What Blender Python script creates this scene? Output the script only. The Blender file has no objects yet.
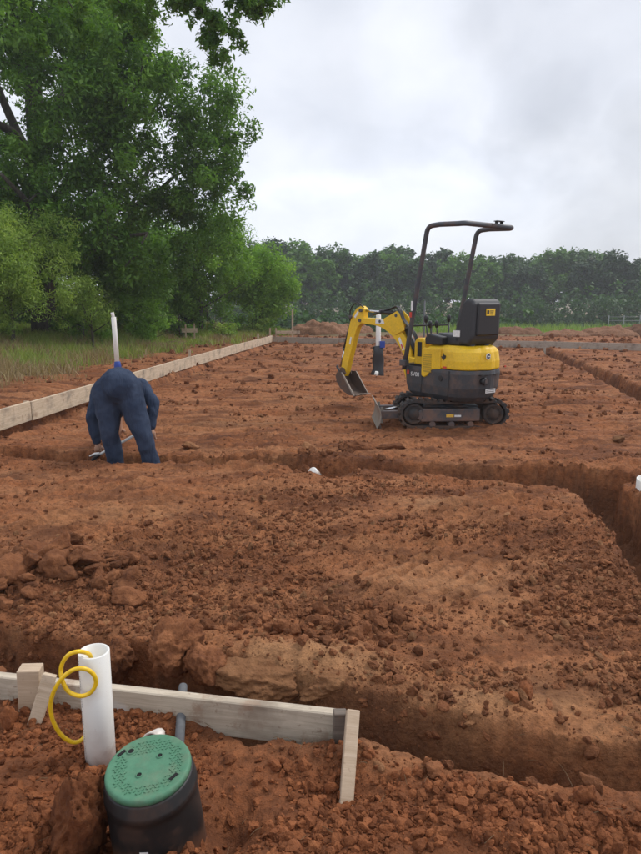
import bpy, bmesh, math, random
import numpy as np
from mathutils import Vector, Matrix, noise as mnoise
R = math.radians
SC = bpy.context.scene
COL = SC.collection
rng = np.random.default_rng(7)
random.seed(11)

# ------------------------------------------------------------------ camera, sky, sun, exposure
CAM_H, PITCH, FPX = 1.45, R(11.05), 640.0
cd = bpy.data.cameras.new('camera'); cam = bpy.data.objects.new('camera', cd); COL.objects.link(cam)
cd.sensor_fit = 'HORIZONTAL'; cd.sensor_width = 36; cd.lens = 36*FPX/641
cd.clip_start = .05; cd.clip_end = 5000
cam.location = (0, 0, CAM_H); cam.rotation_euler = (R(90)-PITCH, 0, 0)
SC.camera = cam
SC.view_settings.view_transform = 'Standard'; SC.view_settings.look = 'None'
SC.view_settings.exposure = 0.31; SC.view_settings.gamma = 1
SUN_EL, SUN_AZ = 52, 62     # azimuth clockwise from +Y
def build_world():
    w = bpy.data.worlds.new('World'); SC.world = w; w.use_nodes = True
    nt = w.node_tree; N = nt.nodes; L = nt.links; N.clear()
    out = N.new('ShaderNodeOutputWorld'); bg = N.new('ShaderNodeBackground')
    bg.inputs[1].default_value = .1
    sky = N.new('ShaderNodeTexSky'); sky.sky_type = 'NISHITA'; sky.sun_disc = False
    sky.sun_elevation = R(SUN_EL); sky.sun_rotation = R(SUN_AZ); sky.dust_density = 3
    tc = N.new('ShaderNodeTexCoord')
    def math_(op, a, b=None, c=None, clamp=False):
        n = N.new('ShaderNodeMath'); n.operation = op; n.use_clamp = clamp
        for i, v in enumerate((a, b, c)):
            if v is None: continue
            if isinstance(v, (int, float)): n.inputs[i].default_value = v
            else: L.new(v, n.inputs[i])
        return n.outputs[0]
    sep = N.new('ShaderNodeSeparateXYZ'); L.new(tc.outputs['Generated'], sep.inputs[0])
    zz = math_('ADD', math_('MAXIMUM', sep.outputs[2], 0), .55)
    cmb = N.new('ShaderNodeCombineXYZ')
    L.new(math_('DIVIDE', sep.outputs[0], zz), cmb.inputs[0]); L.new(math_('DIVIDE', sep.outputs[1], zz), cmb.inputs[1])
    def noi(scale, detail, off=(0, 0, 0), dist=0.):
        mp = N.new('ShaderNodeMapping'); mp.inputs['Location'].default_value = off
        L.new(cmb.outputs[0], mp.inputs[0])
        n = N.new('ShaderNodeTexNoise'); n.inputs['Scale'].default_value = scale; n.inputs['Detail'].default_value = detail
        n.inputs['Distortion'].default_value = dist; n.inputs['Roughness'].default_value = .52
        L.new(mp.outputs[0], n.inputs['Vector']); return n.outputs[0]
    n1 = noi(1.7, 5, (3.1, 1.7, 0), .3); n2 = noi(4.2, 7, (7.2, 4.1, 0), .5)
    # two grey cloud banks standing to the upper right, warped by the noise
    nv = N.new('ShaderNodeTexNoise'); nv.inputs['Scale'].default_value = 5.5; nv.inputs['Detail'].default_value = 6
    L.new(tc.outputs['Generated'], nv.inputs['Vector'])
    sub = N.new('ShaderNodeVectorMath'); sub.operation = 'SUBTRACT'; L.new(nv.outputs['Color'], sub.inputs[0]); sub.inputs[1].default_value = (.5, .5, .5)
    sc = N.new('ShaderNodeVectorMath'); sc.operation = 'SCALE'; L.new(sub.outputs[0], sc.inputs[0]); sc.inputs['Scale'].default_value = .42
    wv = N.new('ShaderNodeVectorMath'); wv.operation = 'ADD'; L.new(tc.outputs['Generated'], wv.inputs[0]); L.new(sc.outputs[0], wv.inputs[1])
    def bank(px, py, rad, sx=1., sz=1.):
        d = Vector(((px-320.5)/FPX, 1, (427-py)/FPX)); d.normalize()
        d = Matrix.Rotation(-PITCH, 3, 'X') @ d
        s = N.new('ShaderNodeVectorMath'); s.operation = 'SUBTRACT'; L.new(wv.outputs[0], s.inputs[0]); s.inputs[1].default_value = d
        m = N.new('ShaderNodeVectorMath'); m.operation = 'MULTIPLY'; L.new(s.outputs[0], m.inputs[0]); m.inputs[1].default_value = (sx, 1, sz)
        ln = N.new('ShaderNodeVectorMath'); ln.operation = 'LENGTH'; L.new(m.outputs[0], ln.inputs[0])
        mr = N.new('ShaderNodeMapRange'); mr.interpolation_type = 'SMOOTHSTEP'
        mr.inputs['From Min'].default_value = rad; mr.inputs['From Max'].default_value = rad*.15
        L.new(ln.outputs['Value'], mr.inputs['Value']); return mr.outputs[0]
    d1 = bank(500, 75, .24, .75, 1.5); d2 = bank(660, 165, .20, .8, 1.1); d3 = bank(560, 25, .34, .55, 1.4)
    b1 = bank(405, 75, .13, .9, 1.2); b2 = bank(300, 185, .10, .5, 2)
    dark = math_('MAXIMUM', math_('MAXIMUM', d1, d2), math_('MULTIPLY', d3, .8))
    v = math_('ADD', math_('MULTIPLY', math_('SUBTRACT', n1, .5), .34), math_('MULTIPLY', math_('SUBTRACT', n2, .5), .27))
    v = math_('ADD', v, .665)
    v = math_('SUBTRACT', v, math_('MULTIPLY', dark, .16))
    v = math_('ADD', v, math_('MULTIPLY', math_('MAXIMUM', b1, b2), .06))
    v = math_('MULTIPLY', v, 13.0)
    tint = N.new('ShaderNodeMix'); tint.data_type = 'RGBA'
    tint.inputs[6].default_value = (.90, .96, 1.10, 1); tint.inputs[7].default_value = (.98, .99, 1.03, 1)
    L.new(n2, tint.inputs[0])
    vs = N.new('ShaderNodeVectorMath'); vs.operation = 'SCALE'; L.new(tint.outputs[2], vs.inputs[0]); L.new(v, vs.inputs['Scale'])
    mix = N.new('ShaderNodeMix'); mix.data_type = 'RGBA'; mix.inputs[0].default_value = .88
    L.new(sky.outputs[0], mix.inputs[6]); L.new(vs.outputs[0], mix.inputs[7])
    L.new(mix.outputs[2], bg.inputs[0]); L.new(bg.outputs[0], out.inputs[0])
build_world()
sd = bpy.data.lights.new('sun', 'SUN'); sd.energy = 1.5; sd.angle = R(14); sd.color = (1, .96, .9)
sun = bpy.data.objects.new('sun', sd); COL.objects.link(sun)
_sd = Vector((math.sin(R(SUN_AZ))*math.cos(R(SUN_EL)), math.cos(R(SUN_AZ))*math.cos(R(SUN_EL)), math.sin(R(SUN_EL))))
sun.rotation_euler = _sd.to_track_quat('Z', 'Y').to_euler()

def at(px, py, Y):
    """point at distance Y along the ground seen at photo pixel px, py"""
    a = (px-320.5)/FPX; b = -(py-427)/FPX
    t = Y/(math.cos(PITCH)+b*math.sin(PITCH))
    return Vector((a*t, Y, CAM_H+t*(-math.sin(PITCH)+b*math.cos(PITCH))))
def gp(px, py, z=0):
    a = (px-320.5)/FPX; b = -(py-427)/FPX
    t = (z-CAM_H)/(-math.sin(PITCH)+b*math.cos(PITCH))
    return Vector((a*t, (math.cos(PITCH)+b*math.sin(PITCH))*t, z))

# ------------------------------------------------------------------ materials
def new_mat(name):
    m = bpy.data.materials.new(name); m.use_nodes = True
    nt = m.node_tree; b = nt.nodes['Principled BSDF']
    return m, nt, b
def nd(nt, typ, **kw):
    n = nt.nodes.new(typ)
    for k, v in kw.items():
        if k.startswith('i_'):
            key = k[2:].replace('_', ' ')
            n.inputs[key].default_value = v
        else: setattr(n, k, v)
    return n
def ramp(nt, fac, stops):
    r = nt.nodes.new('ShaderNodeValToRGB'); e = r.color_ramp.elements
    e[0].position, e[0].color = stops[0][0], (*stops[0][1], 1)
    e[1].position, e[1].color = stops[-1][0], (*stops[-1][1], 1)
    for p, c in stops[1:-1]:
        x = e.new(p); x.color = (*c, 1)
    nt.links.new(fac, r.inputs[0]); return r.outputs[0]
def mixc(nt, fac, a, b, blend='MIX'):
    n = nt.nodes.new('ShaderNodeMix'); n.data_type = 'RGBA'; n.blend_type = blend
    for s, v in ((0, fac), (6, a), (7, b)):
        if isinstance(v, (int, float)): n.inputs[s].default_value = v
        elif isinstance(v, tuple): n.inputs[s].default_value = (*v, 1)
        else: nt.links.new(v, n.inputs[s])
    return n.outputs[2]
def noise_n(nt, vec, scale, detail=6, rough=.55, dist=0.):
    n = nd(nt, 'ShaderNodeTexNoise'); n.inputs['Scale'].default_value = scale; n.inputs['Detail'].default_value = detail
    n.inputs['Roughness'].default_value = rough; n.inputs['Distortion'].default_value = dist
    nt.links.new(vec, n.inputs['Vector']); return n.outputs[0]
def bump_n(nt, h, strength, dist, prev=None):
    b = nd(nt, 'ShaderNodeBump'); b.inputs['Strength'].default_value = strength; b.inputs['Distance'].default_value = dist
    nt.links.new(h, b.inputs['Height'])
    if prev is not None: nt.links.new(prev, b.inputs['Normal'])
    return b.outputs[0]
DARK, BROWN, RED, TAN = (.085, .034, .018), (.225, .087, .036), (.255, .090, .036), (.36, .188, .088)
def soil_material():
    m, nt, b = new_mat('red_soil'); L = nt.links
    geo = nd(nt, 'ShaderNodeNewGeometry'); P = geo.outputs['Position']
    at_ = nd(nt, 'ShaderNodeAttribute', attribute_name='zone')   # x tan, y fresh red dirt, z grass bank
    sp = nd(nt, 'ShaderNodeSeparateXYZ'); L.new(at_.outputs['Vector'], sp.inputs[0])
    big = noise_n(nt, P, .55, 5, .6); mid = noise_n(nt, P, 3.2, 6, .62, .4); fine = noise_n(nt, P, 24, 6, .65); grain = noise_n(nt, P, 160, 4, .6)
    c = ramp(nt, mid, [(.30, BROWN), (.5, tuple(x*1.12 for x in BROWN)), (.66, (.30, .132, .058)), (.8, TAN)])
    c = mixc(nt, ramp(nt, big, [(.38, (0, 0, 0)), (.62, (1, 1, 1))]), c, mixc(nt, .55, c, RED))
    mp = nd(nt, 'ShaderNodeMapping'); mp.inputs['Scale'].default_value = (.35, 1.6, 1); L.new(P, mp.inputs[0])
    streak = noise_n(nt, mp.outputs[0], 1.6, 6, .6, .5)
    c = mixc(nt, ramp(nt, streak, [(.48, (0, 0, 0)), (.66, (.65, .65, .65))]), c, (.34, .158, .076))
    c = mixc(nt, ramp(nt, streak, [(.32, (.75, .75, .75)), (.48, (0, 0, 0))]), c, (.105, .042, .022))
    c = mixc(nt, sp.outputs[0], c, mixc(nt, fine, (.30, .145, .07), TAN))
    c = mixc(nt, sp.outputs[1], c, mixc(nt, mid, (.135, .047, .020), (.265, .098, .040)))
    c = mixc(nt, ramp(nt, fine, [(.25, (.42, .42, .42)), (.5, (.5, .5, .5)), (.75, (.62, .62, .62))]), c, c) if False else c
    f2 = ramp(nt, fine, [(.28, (.52, .50, .48)), (.5, (1, 1, 1)), (.74, (1.38, 1.32, 1.24))])
    c = mixc(nt, 1., c, f2, 'MULTIPLY')
    g2 = ramp(nt, grain, [(.3, (.8, .8, .8)), (.7, (1.18, 1.18, 1.16))])
    c = mixc(nt, 1., c, g2, 'MULTIPLY')
    mp2 = nd(nt, 'ShaderNodeMapping'); mp2.inputs['Rotation'].default_value = (0, 0, .6); mp2.inputs['Scale'].default_value = (.9, 2.6, 1); L.new(P, mp2.inputs[0])
    dp_ = noise_n(nt, mp2.outputs[0], 1.3, 7, .66, .4)
    c = mixc(nt, ramp(nt, dp_, [(.36, (.8,)*3), (.52, (0,)*3)]), c, (.092, .034, .016))
    sb = nd(nt, 'ShaderNodeAttribute', attribute_name='cut_depth')
    c = mixc(nt, ramp(nt, sb.outputs['Fac'], [(.08, (0,)*3), (.24, (.6,)*3)]), c, mixc(nt, fine, (.09, .042, .022), (.17, .08, .042)))  # trench walls and floors turn darker brown with depth of cut
    bank = mixc(nt, mid, (.10, .075, .035), (.20, .15, .075))
    c = mixc(nt, sp.outputs[2], c, bank)
    L.new(c, b.inputs['Base Color']); b.inputs['Roughness'].default_value = .92
    b.inputs['Specular IOR Level'].default_value = .2
    vor = nd(nt, 'ShaderNodeTexVoronoi'); vor.inputs['Scale'].default_value = 55; L.new(P, vor.inputs['Vector'])
    inv = nd(nt, 'ShaderNodeMath', operation='SUBTRACT'); inv.inputs[0].default_value = 1; L.new(vor.outputs[0], inv.inputs[1])
    n = bump_n(nt, fine, 1., .018)
    n = bump_n(nt, inv.outputs[0], .5, .006, n)
    n = bump_n(nt, grain, .9, .004, n)
    L.new(n, b.inputs['Normal'])
    return m
def clod_material(name, dark, light):
    m, nt, b = new_mat(name); L = nt.links
    tc = nd(nt, 'ShaderNodeTexCoord'); geo = nd(nt, 'ShaderNodeNewGeometry')
    oi = nd(nt, 'ShaderNodeObjectInfo')
    P = geo.outputs['Position']
    n1 = noise_n(nt, P, 16, 6, .62); n2 = noise_n(nt, P, 90, 5, .6)
    c = mixc(nt, ramp(nt, n1, [(.3, (0, 0, 0)), (.72, (1, 1, 1))]), dark, light)
    r = ramp(nt, oi.outputs['Random'], [(0, (.66, .66, .66)), (.5, (.95, .95, .95)), (.97, (1.15, 1.15, 1.15)), (1, (1.35, 1.45, 1.5))])
    c = mixc(nt, 1., c, r, 'MULTIPLY')
    L.new(c, b.inputs['Base Color']); b.inputs['Roughness'].default_value = .92; b.inputs['Specular IOR Level'].default_value = .18
    n = bump_n(nt, n1, 1., .018); n = bump_n(nt, n2, 1., .006, n); L.new(n, b.inputs['Normal'])
    return m
def wood_material(name, c1, c2, scale=1., stain=(.12, .10, .085)):
    m, nt, b = new_mat(name); L = nt.links
    tc = nd(nt, 'ShaderNodeTexCoord'); mp = nd(nt, 'ShaderNodeMapping')
    mp.inputs['Scale'].default_value = (1.2*scale, 22*scale, 22*scale); L.new(tc.outputs['Object'], mp.inputs[0])
    g = noise_n(nt, mp.outputs[0], 3, 7, .65, 1.2)
    s = noise_n(nt, tc.outputs['Object'], 4, 5, .6)
    k = noise_n(nt, tc.outputs['Object'], 34, 5, .6)
    c = mixc(nt, ramp(nt, g, [(.3, (0, 0, 0)), (.7, (1, 1, 1))]), c1, c2)
    c = mixc(nt, ramp(nt, s, [(.5, (0, 0, 0)), (.74, (.75, .75, .75))]), c, stain)
    kv = nd(nt, 'ShaderNodeTexVoronoi'); kv.inputs['Scale'].default_value = 3.1; mk = nd(nt, 'ShaderNodeMapping'); mk.inputs['Scale'].default_value = (1, 1, 2.2); L.new(tc.outputs['Object'], mk.inputs[0]); L.new(mk.outputs[0], kv.inputs['Vector'])
    c = mixc(nt, ramp(nt, kv.outputs[0], [(.05, (.8,)*3), (.11, (0,)*3)]), c, (.10, .065, .04))
    ms = noise_n(nt, tc.outputs['Object'], 9, 6, .7)
    c = mixc(nt, ramp(nt, ms, [(.55, (0,)*3), (.68, (.55,)*3)]), c, (.26, .14, .08))
    c = mixc(nt, ramp(nt, k, [(.62, (0, 0, 0)), (.72, (.6, .6, .6))]), c, (.16, .075, .04))
    L.new(c, b.inputs['Base Color']); b.inputs['Roughness'].default_value = .8
    L.new(bump_n(nt, g, .5, .002), b.inputs['Normal'])
    return m
def splash_mask(nt, geo, n, top):
    """mud thrown up from the ground, fading out at height top"""
    sp = nd(nt, 'ShaderNodeSeparateXYZ'); nt.links.new(geo.outputs['Position'], sp.inputs[0])
    m = nd(nt, 'ShaderNodeMath', operation='MULTIPLY_ADD'); nt.links.new(n, m.inputs[0]); m.inputs[1].default_value = -top*2.2
    nt.links.new(sp.outputs[2], m.inputs[2])
    mr = nd(nt, 'ShaderNodeMapRange'); mr.inputs['From Min'].default_value = -top*.25; mr.inputs['From Max'].default_value = -top*1.35; mr.inputs['To Max'].default_value = .85
    nt.links.new(m.outputs[0], mr.inputs['Value']); return mr.outputs[0]
def dirty_paint(name, col, rough=.4, dirt=.35, dirtcol=(.2, .1, .055), metal=0., sc=6., lo=.47, splash=0.):
    m, nt, b = new_mat(name); L = nt.links
    tc = nd(nt, 'ShaderNodeTexCoord'); geo = nd(nt, 'ShaderNodeNewGeometry')
    n1 = noise_n(nt, geo.outputs['Position'], sc, 8, .68); n2 = noise_n(nt, geo.outputs['Position'], 60, 4, .6)
    f = ramp(nt, n1, [(lo, (0, 0, 0)), (lo+.26, (dirt,)*3)])
    c = mixc(nt, f, col, dirtcol)
    if splash: c = mixc(nt, splash_mask(nt, geo, n1, splash), c, dirtcol)
    c = mixc(nt, 1., c, ramp(nt, n2, [(.3, (.88,)*3), (.7, (1.08,)*3)]), 'MULTIPLY')
    L.new(c, b.inputs['Base Color']); b.inputs['Metallic'].default_value = metal
    L.new(ramp(nt, n1, [(.3, (rough,)*3), (.75, (min(1, rough+.35),)*3)]), b.inputs['Roughness'])
    L.new(bump_n(nt, n2, .15, .002), b.inputs['Normal'])
    return m
def leaf_material(name, c1, c2, c3, transl=.45):
    m, nt, b = new_mat(name); L = nt.links
    a = nd(nt, 'ShaderNodeAttribute', attribute_name='tone')
    c = ramp(nt, a.outputs['Fac'], [(0, c1), (.55, c2), (1, c3)])
    L.new(c, b.inputs['Base Color']); b.inputs['Roughness'].default_value = .55; b.inputs['Specular IOR Level'].default_value = .3
    t = nd(nt, 'ShaderNodeBsdfTranslucent')
    c2_ = mixc(nt, 1., c, (1.15, 1.25, .55), 'MULTIPLY'); L.new(c2_, t.inputs[0])
    mx = nd(nt, 'ShaderNodeMixShader'); mx.inputs[0].default_value = transl
    L.new(b.outputs[0], mx.inputs[1]); L.new(t.outputs[0], mx.inputs[2]); L.new(mx.outputs[0], nt.nodes['Material Output'].inputs[0])
    return m
def plain(name, col, rough=.5, metal=0.):
    m, nt, b = new_mat(name)
    geo = nd(nt, 'ShaderNodeNewGeometry'); n = noise_n(nt, geo.outputs['Position'], 45, 4)
    c = mixc(nt, 1., col, ramp(nt, n, [(.3, (.85,)*3), (.7, (1.12,)*3)]), 'MULTIPLY')
    nt.links.new(c, b.inputs['Base Color']); b.inputs['Roughness'].default_value = rough; b.inputs['Metallic'].default_value = metal
    return m
def bark_material():
    m, nt, b = new_mat('bark'); L = nt.links
    geo = nd(nt, 'ShaderNodeNewGeometry'); mp = nd(nt, 'ShaderNodeMapping'); mp.inputs['Scale'].default_value = (6, 6, 1.2)
    L.new(geo.outputs['Position'], mp.inputs[0]); n = noise_n(nt, mp.outputs[0], 3, 7, .65)
    L.new(ramp(nt, n, [(.3, (.025, .02, .016)), (.7, (.09, .075, .06))]), b.inputs['Base Color']); b.inputs['Roughness'].default_value = .9
    L.new(bump_n(nt, n, .8, .03), b.inputs['Normal']); return m
def pvc_material():
    m, nt, b = new_mat('white_pvc'); L = nt.links
    tc = nd(nt, 'ShaderNodeTexCoord'); n = noise_n(nt, tc.outputs['Object'], 9, 7, .65); n2 = noise_n(nt, tc.outputs['Object'], 70, 3)
    c = mixc(nt, ramp(nt, n, [(.5, (0,)*3), (.82, (.35,)*3)]), (.80, .79, .74), (.48, .36, .27))
    c = mixc(nt, ramp(nt, n2, [(.70, (0,)*3), (.76, (.5,)*3)]), c, (.35, .2, .12))
    geo = nd(nt, 'ShaderNodeNewGeometry'); c = mixc(nt, splash_mask(nt, geo, n, .10), c, (.30, .15, .08))
    L.new(c, b.inputs['Base Color']); b.inputs['Roughness'].default_value = .38; return m
def fabric_material(name, c1, c2):
    m, nt, b = new_mat(name); L = nt.links
    tc = nd(nt, 'ShaderNodeTexCoord'); P = tc.outputs['Object']
    n = noise_n(nt, P, 5, 5, .6, .6)
    mp = nd(nt, 'ShaderNodeMapping'); mp.inputs['Rotation'].default_value = (.3, .9, .2); mp.inputs['Scale'].default_value = (10, 6, 4); L.new(P, mp.inputs[0])
    w = noise_n(nt, mp.outputs[0], 1., 3, .5, 1.5); f = noise_n(nt, P, 240, 2)
    L.new(mixc(nt, ramp(nt, n, [(.35, (0,)*3), (.7, (1,)*3)]), c1, c2), b.inputs['Base Color'])
    b.inputs['Roughness'].default_value = .9; b.inputs['Specular IOR Level'].default_value = .15
    nn = bump_n(nt, w, .6, .04); nn = bump_n(nt, f, .2, .002, nn); L.new(nn, b.inputs['Normal']); return m
M = {}
M['soil'] = soil_material()
M['clod'] = clod_material('soil_clod', (.12, .044, .020), (.285, .117, .051))
M['clod_red'] = clod_material('red_clod', (.145, .048, .020), (.31, .113, .044))
M['clod_tan'] = clod_material('tan_clod', (.18, .080, .037), (.31, .152, .070))
M['heap'] = clod_material('heap_soil', (.14, .068, .038), (.28, .15, .088))
M['wood'] = wood_material('weathered_board', (.34, .285, .225), (.55, .48, .39))
M['board_scuffed'] = wood_material('scuffed_board', (.38, .315, .235), (.62, .535, .42), 1., (.19, .14, .10))
def scuff(m):
    nt = m.node_tree; L = nt.links; b = nt.nodes['Principled BSDF']; src = b.inputs['Base Color'].links[0].from_socket
    tc = nd(nt, 'ShaderNodeTexCoord'); mp = nd(nt, 'ShaderNodeMapping'); mp.inputs['Location'].default_value = (1.0, 0, 0); mp.inputs['Scale'].default_value = (10, 3, 7)
    mp.vector_type = 'POINT'; L.new(tc.outputs['Object'], mp.inputs[0])
    nz = nd(nt, 'ShaderNodeTexNoise'); nz.inputs['Scale'].default_value = 22; L.new(tc.outputs['Object'], nz.inputs['Vector'])
    ad = nd(nt, 'ShaderNodeVectorMath', operation='MULTIPLY_ADD'); L.new(nz.outputs['Color'], ad.inputs[0]); ad.inputs[1].default_value = (.5, .5, .5); L.new(mp.outputs[0], ad.inputs[2])
    ln = nd(nt, 'ShaderNodeVectorMath', operation='LENGTH'); L.new(ad.outputs[0], ln.inputs[0])
    L.new(mixc(nt, ramp(nt, ln.outputs['Value'], [(.25, (.75,)*3), (.55, (0,)*3)]), src, (.66, .67, .68)), b.inputs['Base Color'])
scuff(M['board_scuffed'])
M['wood_far'] = wood_material('form_board_wood', (.44, .33, .22), (.66, .53, .39))
M['wood_grey'] = wood_material('grey_board', (.30, .245, .195), (.44, .375, .305))
M['wood_new'] = wood_material('pale_stake', (.40, .29, .19), (.56, .43, .31), 1., (.25, .17, .11))
M['pvc'] = pvc_material()
M['grey_pvc'] = plain('grey_conduit', (.12, .125, .13), .8)
M['yellow'] = dirty_paint('machine_yellow', (.80, .50, .012), .33, .3)
M['yellow_dull'] = dirty_paint('grille_yellow', (.50, .33, .02), .5, .45)
M['charcoal'] = dirty_paint('charcoal_plastic', (.05, .055, .062), .42, .55, (.22, .125, .08), splash=.36)
M['steel_dark'] = dirty_paint('dark_steel', (.055, .062, .072), .38, .5, (.24, .12, .07), splash=.30)
M['rubber'] = dirty_paint('track_rubber', (.035, .035, .036), .85, .75, (.12, .065, .038), 0, 7, .40, splash=.2)
M['black'] = plain('black_plastic', (.018, .018, .02), .42)
M['seat'] = plain('seat_vinyl', (.032, .033, .037), .55)
M['bucket'] = dirty_paint('worn_bucket_steel', (.10, .07, .055), .45, .7, (.22, .12, .07), .3)
M['blade'] = dirty_paint('worn_blade_steel', (.30, .27, .23), .45, .6, (.25, .15, .09), .4)
M['chrome'] = plain('chrome_rod', (.6, .6, .6), .2, 1.)
M['white'] = plain('white_sticker', (.75, .75, .73), .5)
M['red'] = plain('red_sticker', (.6, .05, .03), .5)
M['gold'] = plain('gold_sticker', (.75, .45, .06), .5)
M['sticker_yellow'] = plain('warning_sticker', (.85, .55, .03), .5)
M['blue'] = plain('blue_tape', (.02, .06, .32), .5)
M['cable'] = plain('yellow_tubing', (.82, .52, .015), .35)
M['lid'] = dirty_paint('green_lid', (.070, .20, .115), .55, .5, (.20, .19, .13), 0, 14)
M['box'] = dirty_paint('black_box_plastic', (.009, .009, .0095), .42, .4, (.19, .085, .045), splash=.09)
M['hole'] = plain('dark_void', (.006, .006, .006), .9)
M['navy'] = fabric_material('navy_coverall', (.024, .036, .066), (.048, .066, .108))
M['skin'] = plain('skin', (.42, .24, .16), .6)
M['hair'] = plain('dark_hair', (.02, .014, .01), .7)
M['boot'] = dirty_paint('work_boot', (.05, .03, .02), .7, .7)
M['bark'] = bark_material()
M['leaf'] = leaf_material('broad_leaves', (.055, .13, .020), (.12, .24, .038), (.21, .36, .065))
M['leaf_light'] = leaf_material('feathery_leaves', (.16, .25, .05), (.27, .39, .085), (.42, .53, .14))
M['leaf_mid'] = leaf_material('mid_leaves', (.10, .21, .028), (.20, .36, .058), (.32, .50, .10))
M['leaf_far'] = leaf_material('far_leaves', (.026, .070, .016), (.052, .125, .028), (.10, .20, .042), .3)
M['leaf_far_c'] = leaf_material('far_leaves_dark', (.014, .038, .013), (.028, .066, .022), (.055, .11, .035), .2)
M['leaf_far_b'] = leaf_material('far_leaves_pale', (.055, .13, .02), (.11, .225, .04), (.18, .32, .06), .3)
M['grass'] = leaf_material('green_grass', (.17, .23, .055), (.28, .34, .09), (.45, .44, .18), .45)
M['grass_dry'] = leaf_material('dry_grass', (.20, .13, .07), (.34, .25, .14), (.46, .38, .22), .3)
M['grass_field'] = leaf_material('field_grass', (.15, .24, .05), (.22, .33, .08), (.32, .42, .14), .3)

# ------------------------------------------------------------------ helpers
def link(name, me, mat=None, parent=None, loc=None, smooth=False):
    o = bpy.data.objects.new(name, me); COL.objects.link(o)
    if mat is not None:
        for mm in (mat if isinstance(mat, (list, tuple)) else [mat]): me.materials.append(mm)
    if parent is not None: o.parent = parent
    if loc is not None: o.location = loc
    if smooth: me.polygons.foreach_set('use_smooth', [True]*len(me.polygons))
    return o
def tag(o, label=None, cat=None, group=None, kind=None):
    for k, v in (('label', label), ('category', cat), ('group', group), ('kind', kind)):
        if v: o[k] = v
    return o
def empty(name, loc, rz=0, **kw):
    o = bpy.data.objects.new(name, None); COL.objects.link(o); o.location = loc; o.rotation_euler = (0, 0, rz)
    o.empty_display_size = .2
    return tag(o, **kw)
def bevel(o, w=.006, seg=2, ang=35):
    m = o.modifiers.new('bevel', 'BEVEL'); m.width = w; m.segments = seg; m.limit_method = 'ANGLE'; m.angle_limit = R(ang)
    m.harden_normals = False
    return o
class MB:
    def __init__(s): s.v = []; s.f = []; s.sm = []
    def add(s, vs, fs, smooth=False):
        k = len(s.v); s.v += [tuple(v) for v in vs]; s.f += [tuple(i+k for i in f) for f in fs]; s.sm += [smooth]*len(fs); return s
    def box(s, c, d, rot=None):
        c = Vector(c); hx, hy, hz = (x/2 for x in d)
        vs = [Vector((x, y, z)) for x in (-hx, hx) for y in (-hy, hy) for z in (-hz, hz)]
        if rot is not None: vs = [rot @ v for v in vs]
        return s.add([v+c for v in vs], [(0, 1, 3, 2), (4, 6, 7, 5), (0, 4, 5, 1), (2, 3, 7, 6), (0, 2, 6, 4), (1, 5, 7, 3)])
    def prism(s, pts, a, b, axis='y'):
        """2D outline pts extruded from a to b along axis; pts in the other two axes"""
        n = len(pts)
        def mk(p, t):
            return {'y': (p[0], t, p[1]), 'z': (p[0], p[1], t), 'x': (t, p[0], p[1])}[axis]
        vs = [mk(p, a) for p in pts]+[mk(p, b) for p in pts]
        fs = [(i, (i+1) % n, n+(i+1) % n, n+i) for i in range(n)]+[tuple(range(n))[::-1], tuple(range(n, 2*n))]
        return s.add(vs, fs)
    def tube(s, pts, r, seg=10, cap=True, smooth=True):
        pts = [Vector(p) for p in pts]; n = len(pts); rs = r if isinstance(r, (list, tuple)) else [r]*n
        t0 = (pts[1]-pts[0]).normalized(); up = Vector((0, 0, 1)) if abs(t0.z) < .9 else Vector((1, 0, 0))
        a = t0.cross(up).normalized(); vs = []
        for i, p in enumerate(pts):
            t = (pts[min(i+1, n-1)]-pts[max(i-1, 0)]).normalized()
            a = (a-t*a.dot(t)).normalized(); b = t.cross(a)
            for k in range(seg):
                q = 2*math.pi*k/seg; vs.append(p+(a*math.cos(q)+b*math.sin(q))*rs[i])
        fs = [(i*seg+k, i*seg+(k+1) % seg, (i+1)*seg+(k+1) % seg, (i+1)*seg+k) for i in range(n-1) for k in range(seg)]
        s.add(vs, fs, smooth)
        if cap:
            k0 = len(s.v)-n*seg
            s.f += [tuple(range(k0, k0+seg))[::-1], tuple(range(k0+(n-1)*seg, k0+n*seg))]; s.sm += [False, False]
        return s
    def lathe(s, prof, seg=40, c=(0, 0, 0), closed=False, smooth=True):
        c = Vector(c); n = len(prof); vs = []
        for r, z in prof:
            for k in range(seg):
                q = 2*math.pi*k/seg; vs.append(c+Vector((r*math.cos(q), r*math.sin(q), z)))
        m = n if closed else n-1
        fs = [(i*seg+k, i*seg+(k+1) % seg, ((i+1) % n)*seg+(k+1) % seg, ((i+1) % n)*seg+k) for i in range(m) for k in range(seg)]
        return s.add(vs, fs, smooth)
    def mesh(s, name):
        me = bpy.data.meshes.new(name); me.from_pydata(s.v, [], s.f); me.polygons.foreach_set('use_smooth', s.sm); me.update()
        bm = bmesh.new(); bm.from_mesh(me); bmesh.ops.recalc_face_normals(bm, faces=bm.faces); bm.to_mesh(me); bm.free()
        return me
    def build(s, name, mat, parent=None, loc=None):
        return link(name, s.mesh(name), mat, parent, loc)
def catmull(pts, n=8):
    P = [Vector(p) for p in pts]; P = [P[0]*2-P[1]]+P+[P[-1]*2-P[-2]]; out = []
    for i in range(1, len(P)-2):
        for k in range(n):
            t = k/n; a, b, c, d = P[i-1:i+3]
            out.append(.5*((2*b)+(c-a)*t+(2*a-5*b+4*c-d)*t*t+(3*b-a-3*c+d)*t**3))
    out.append(P[-2]); return out

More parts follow.
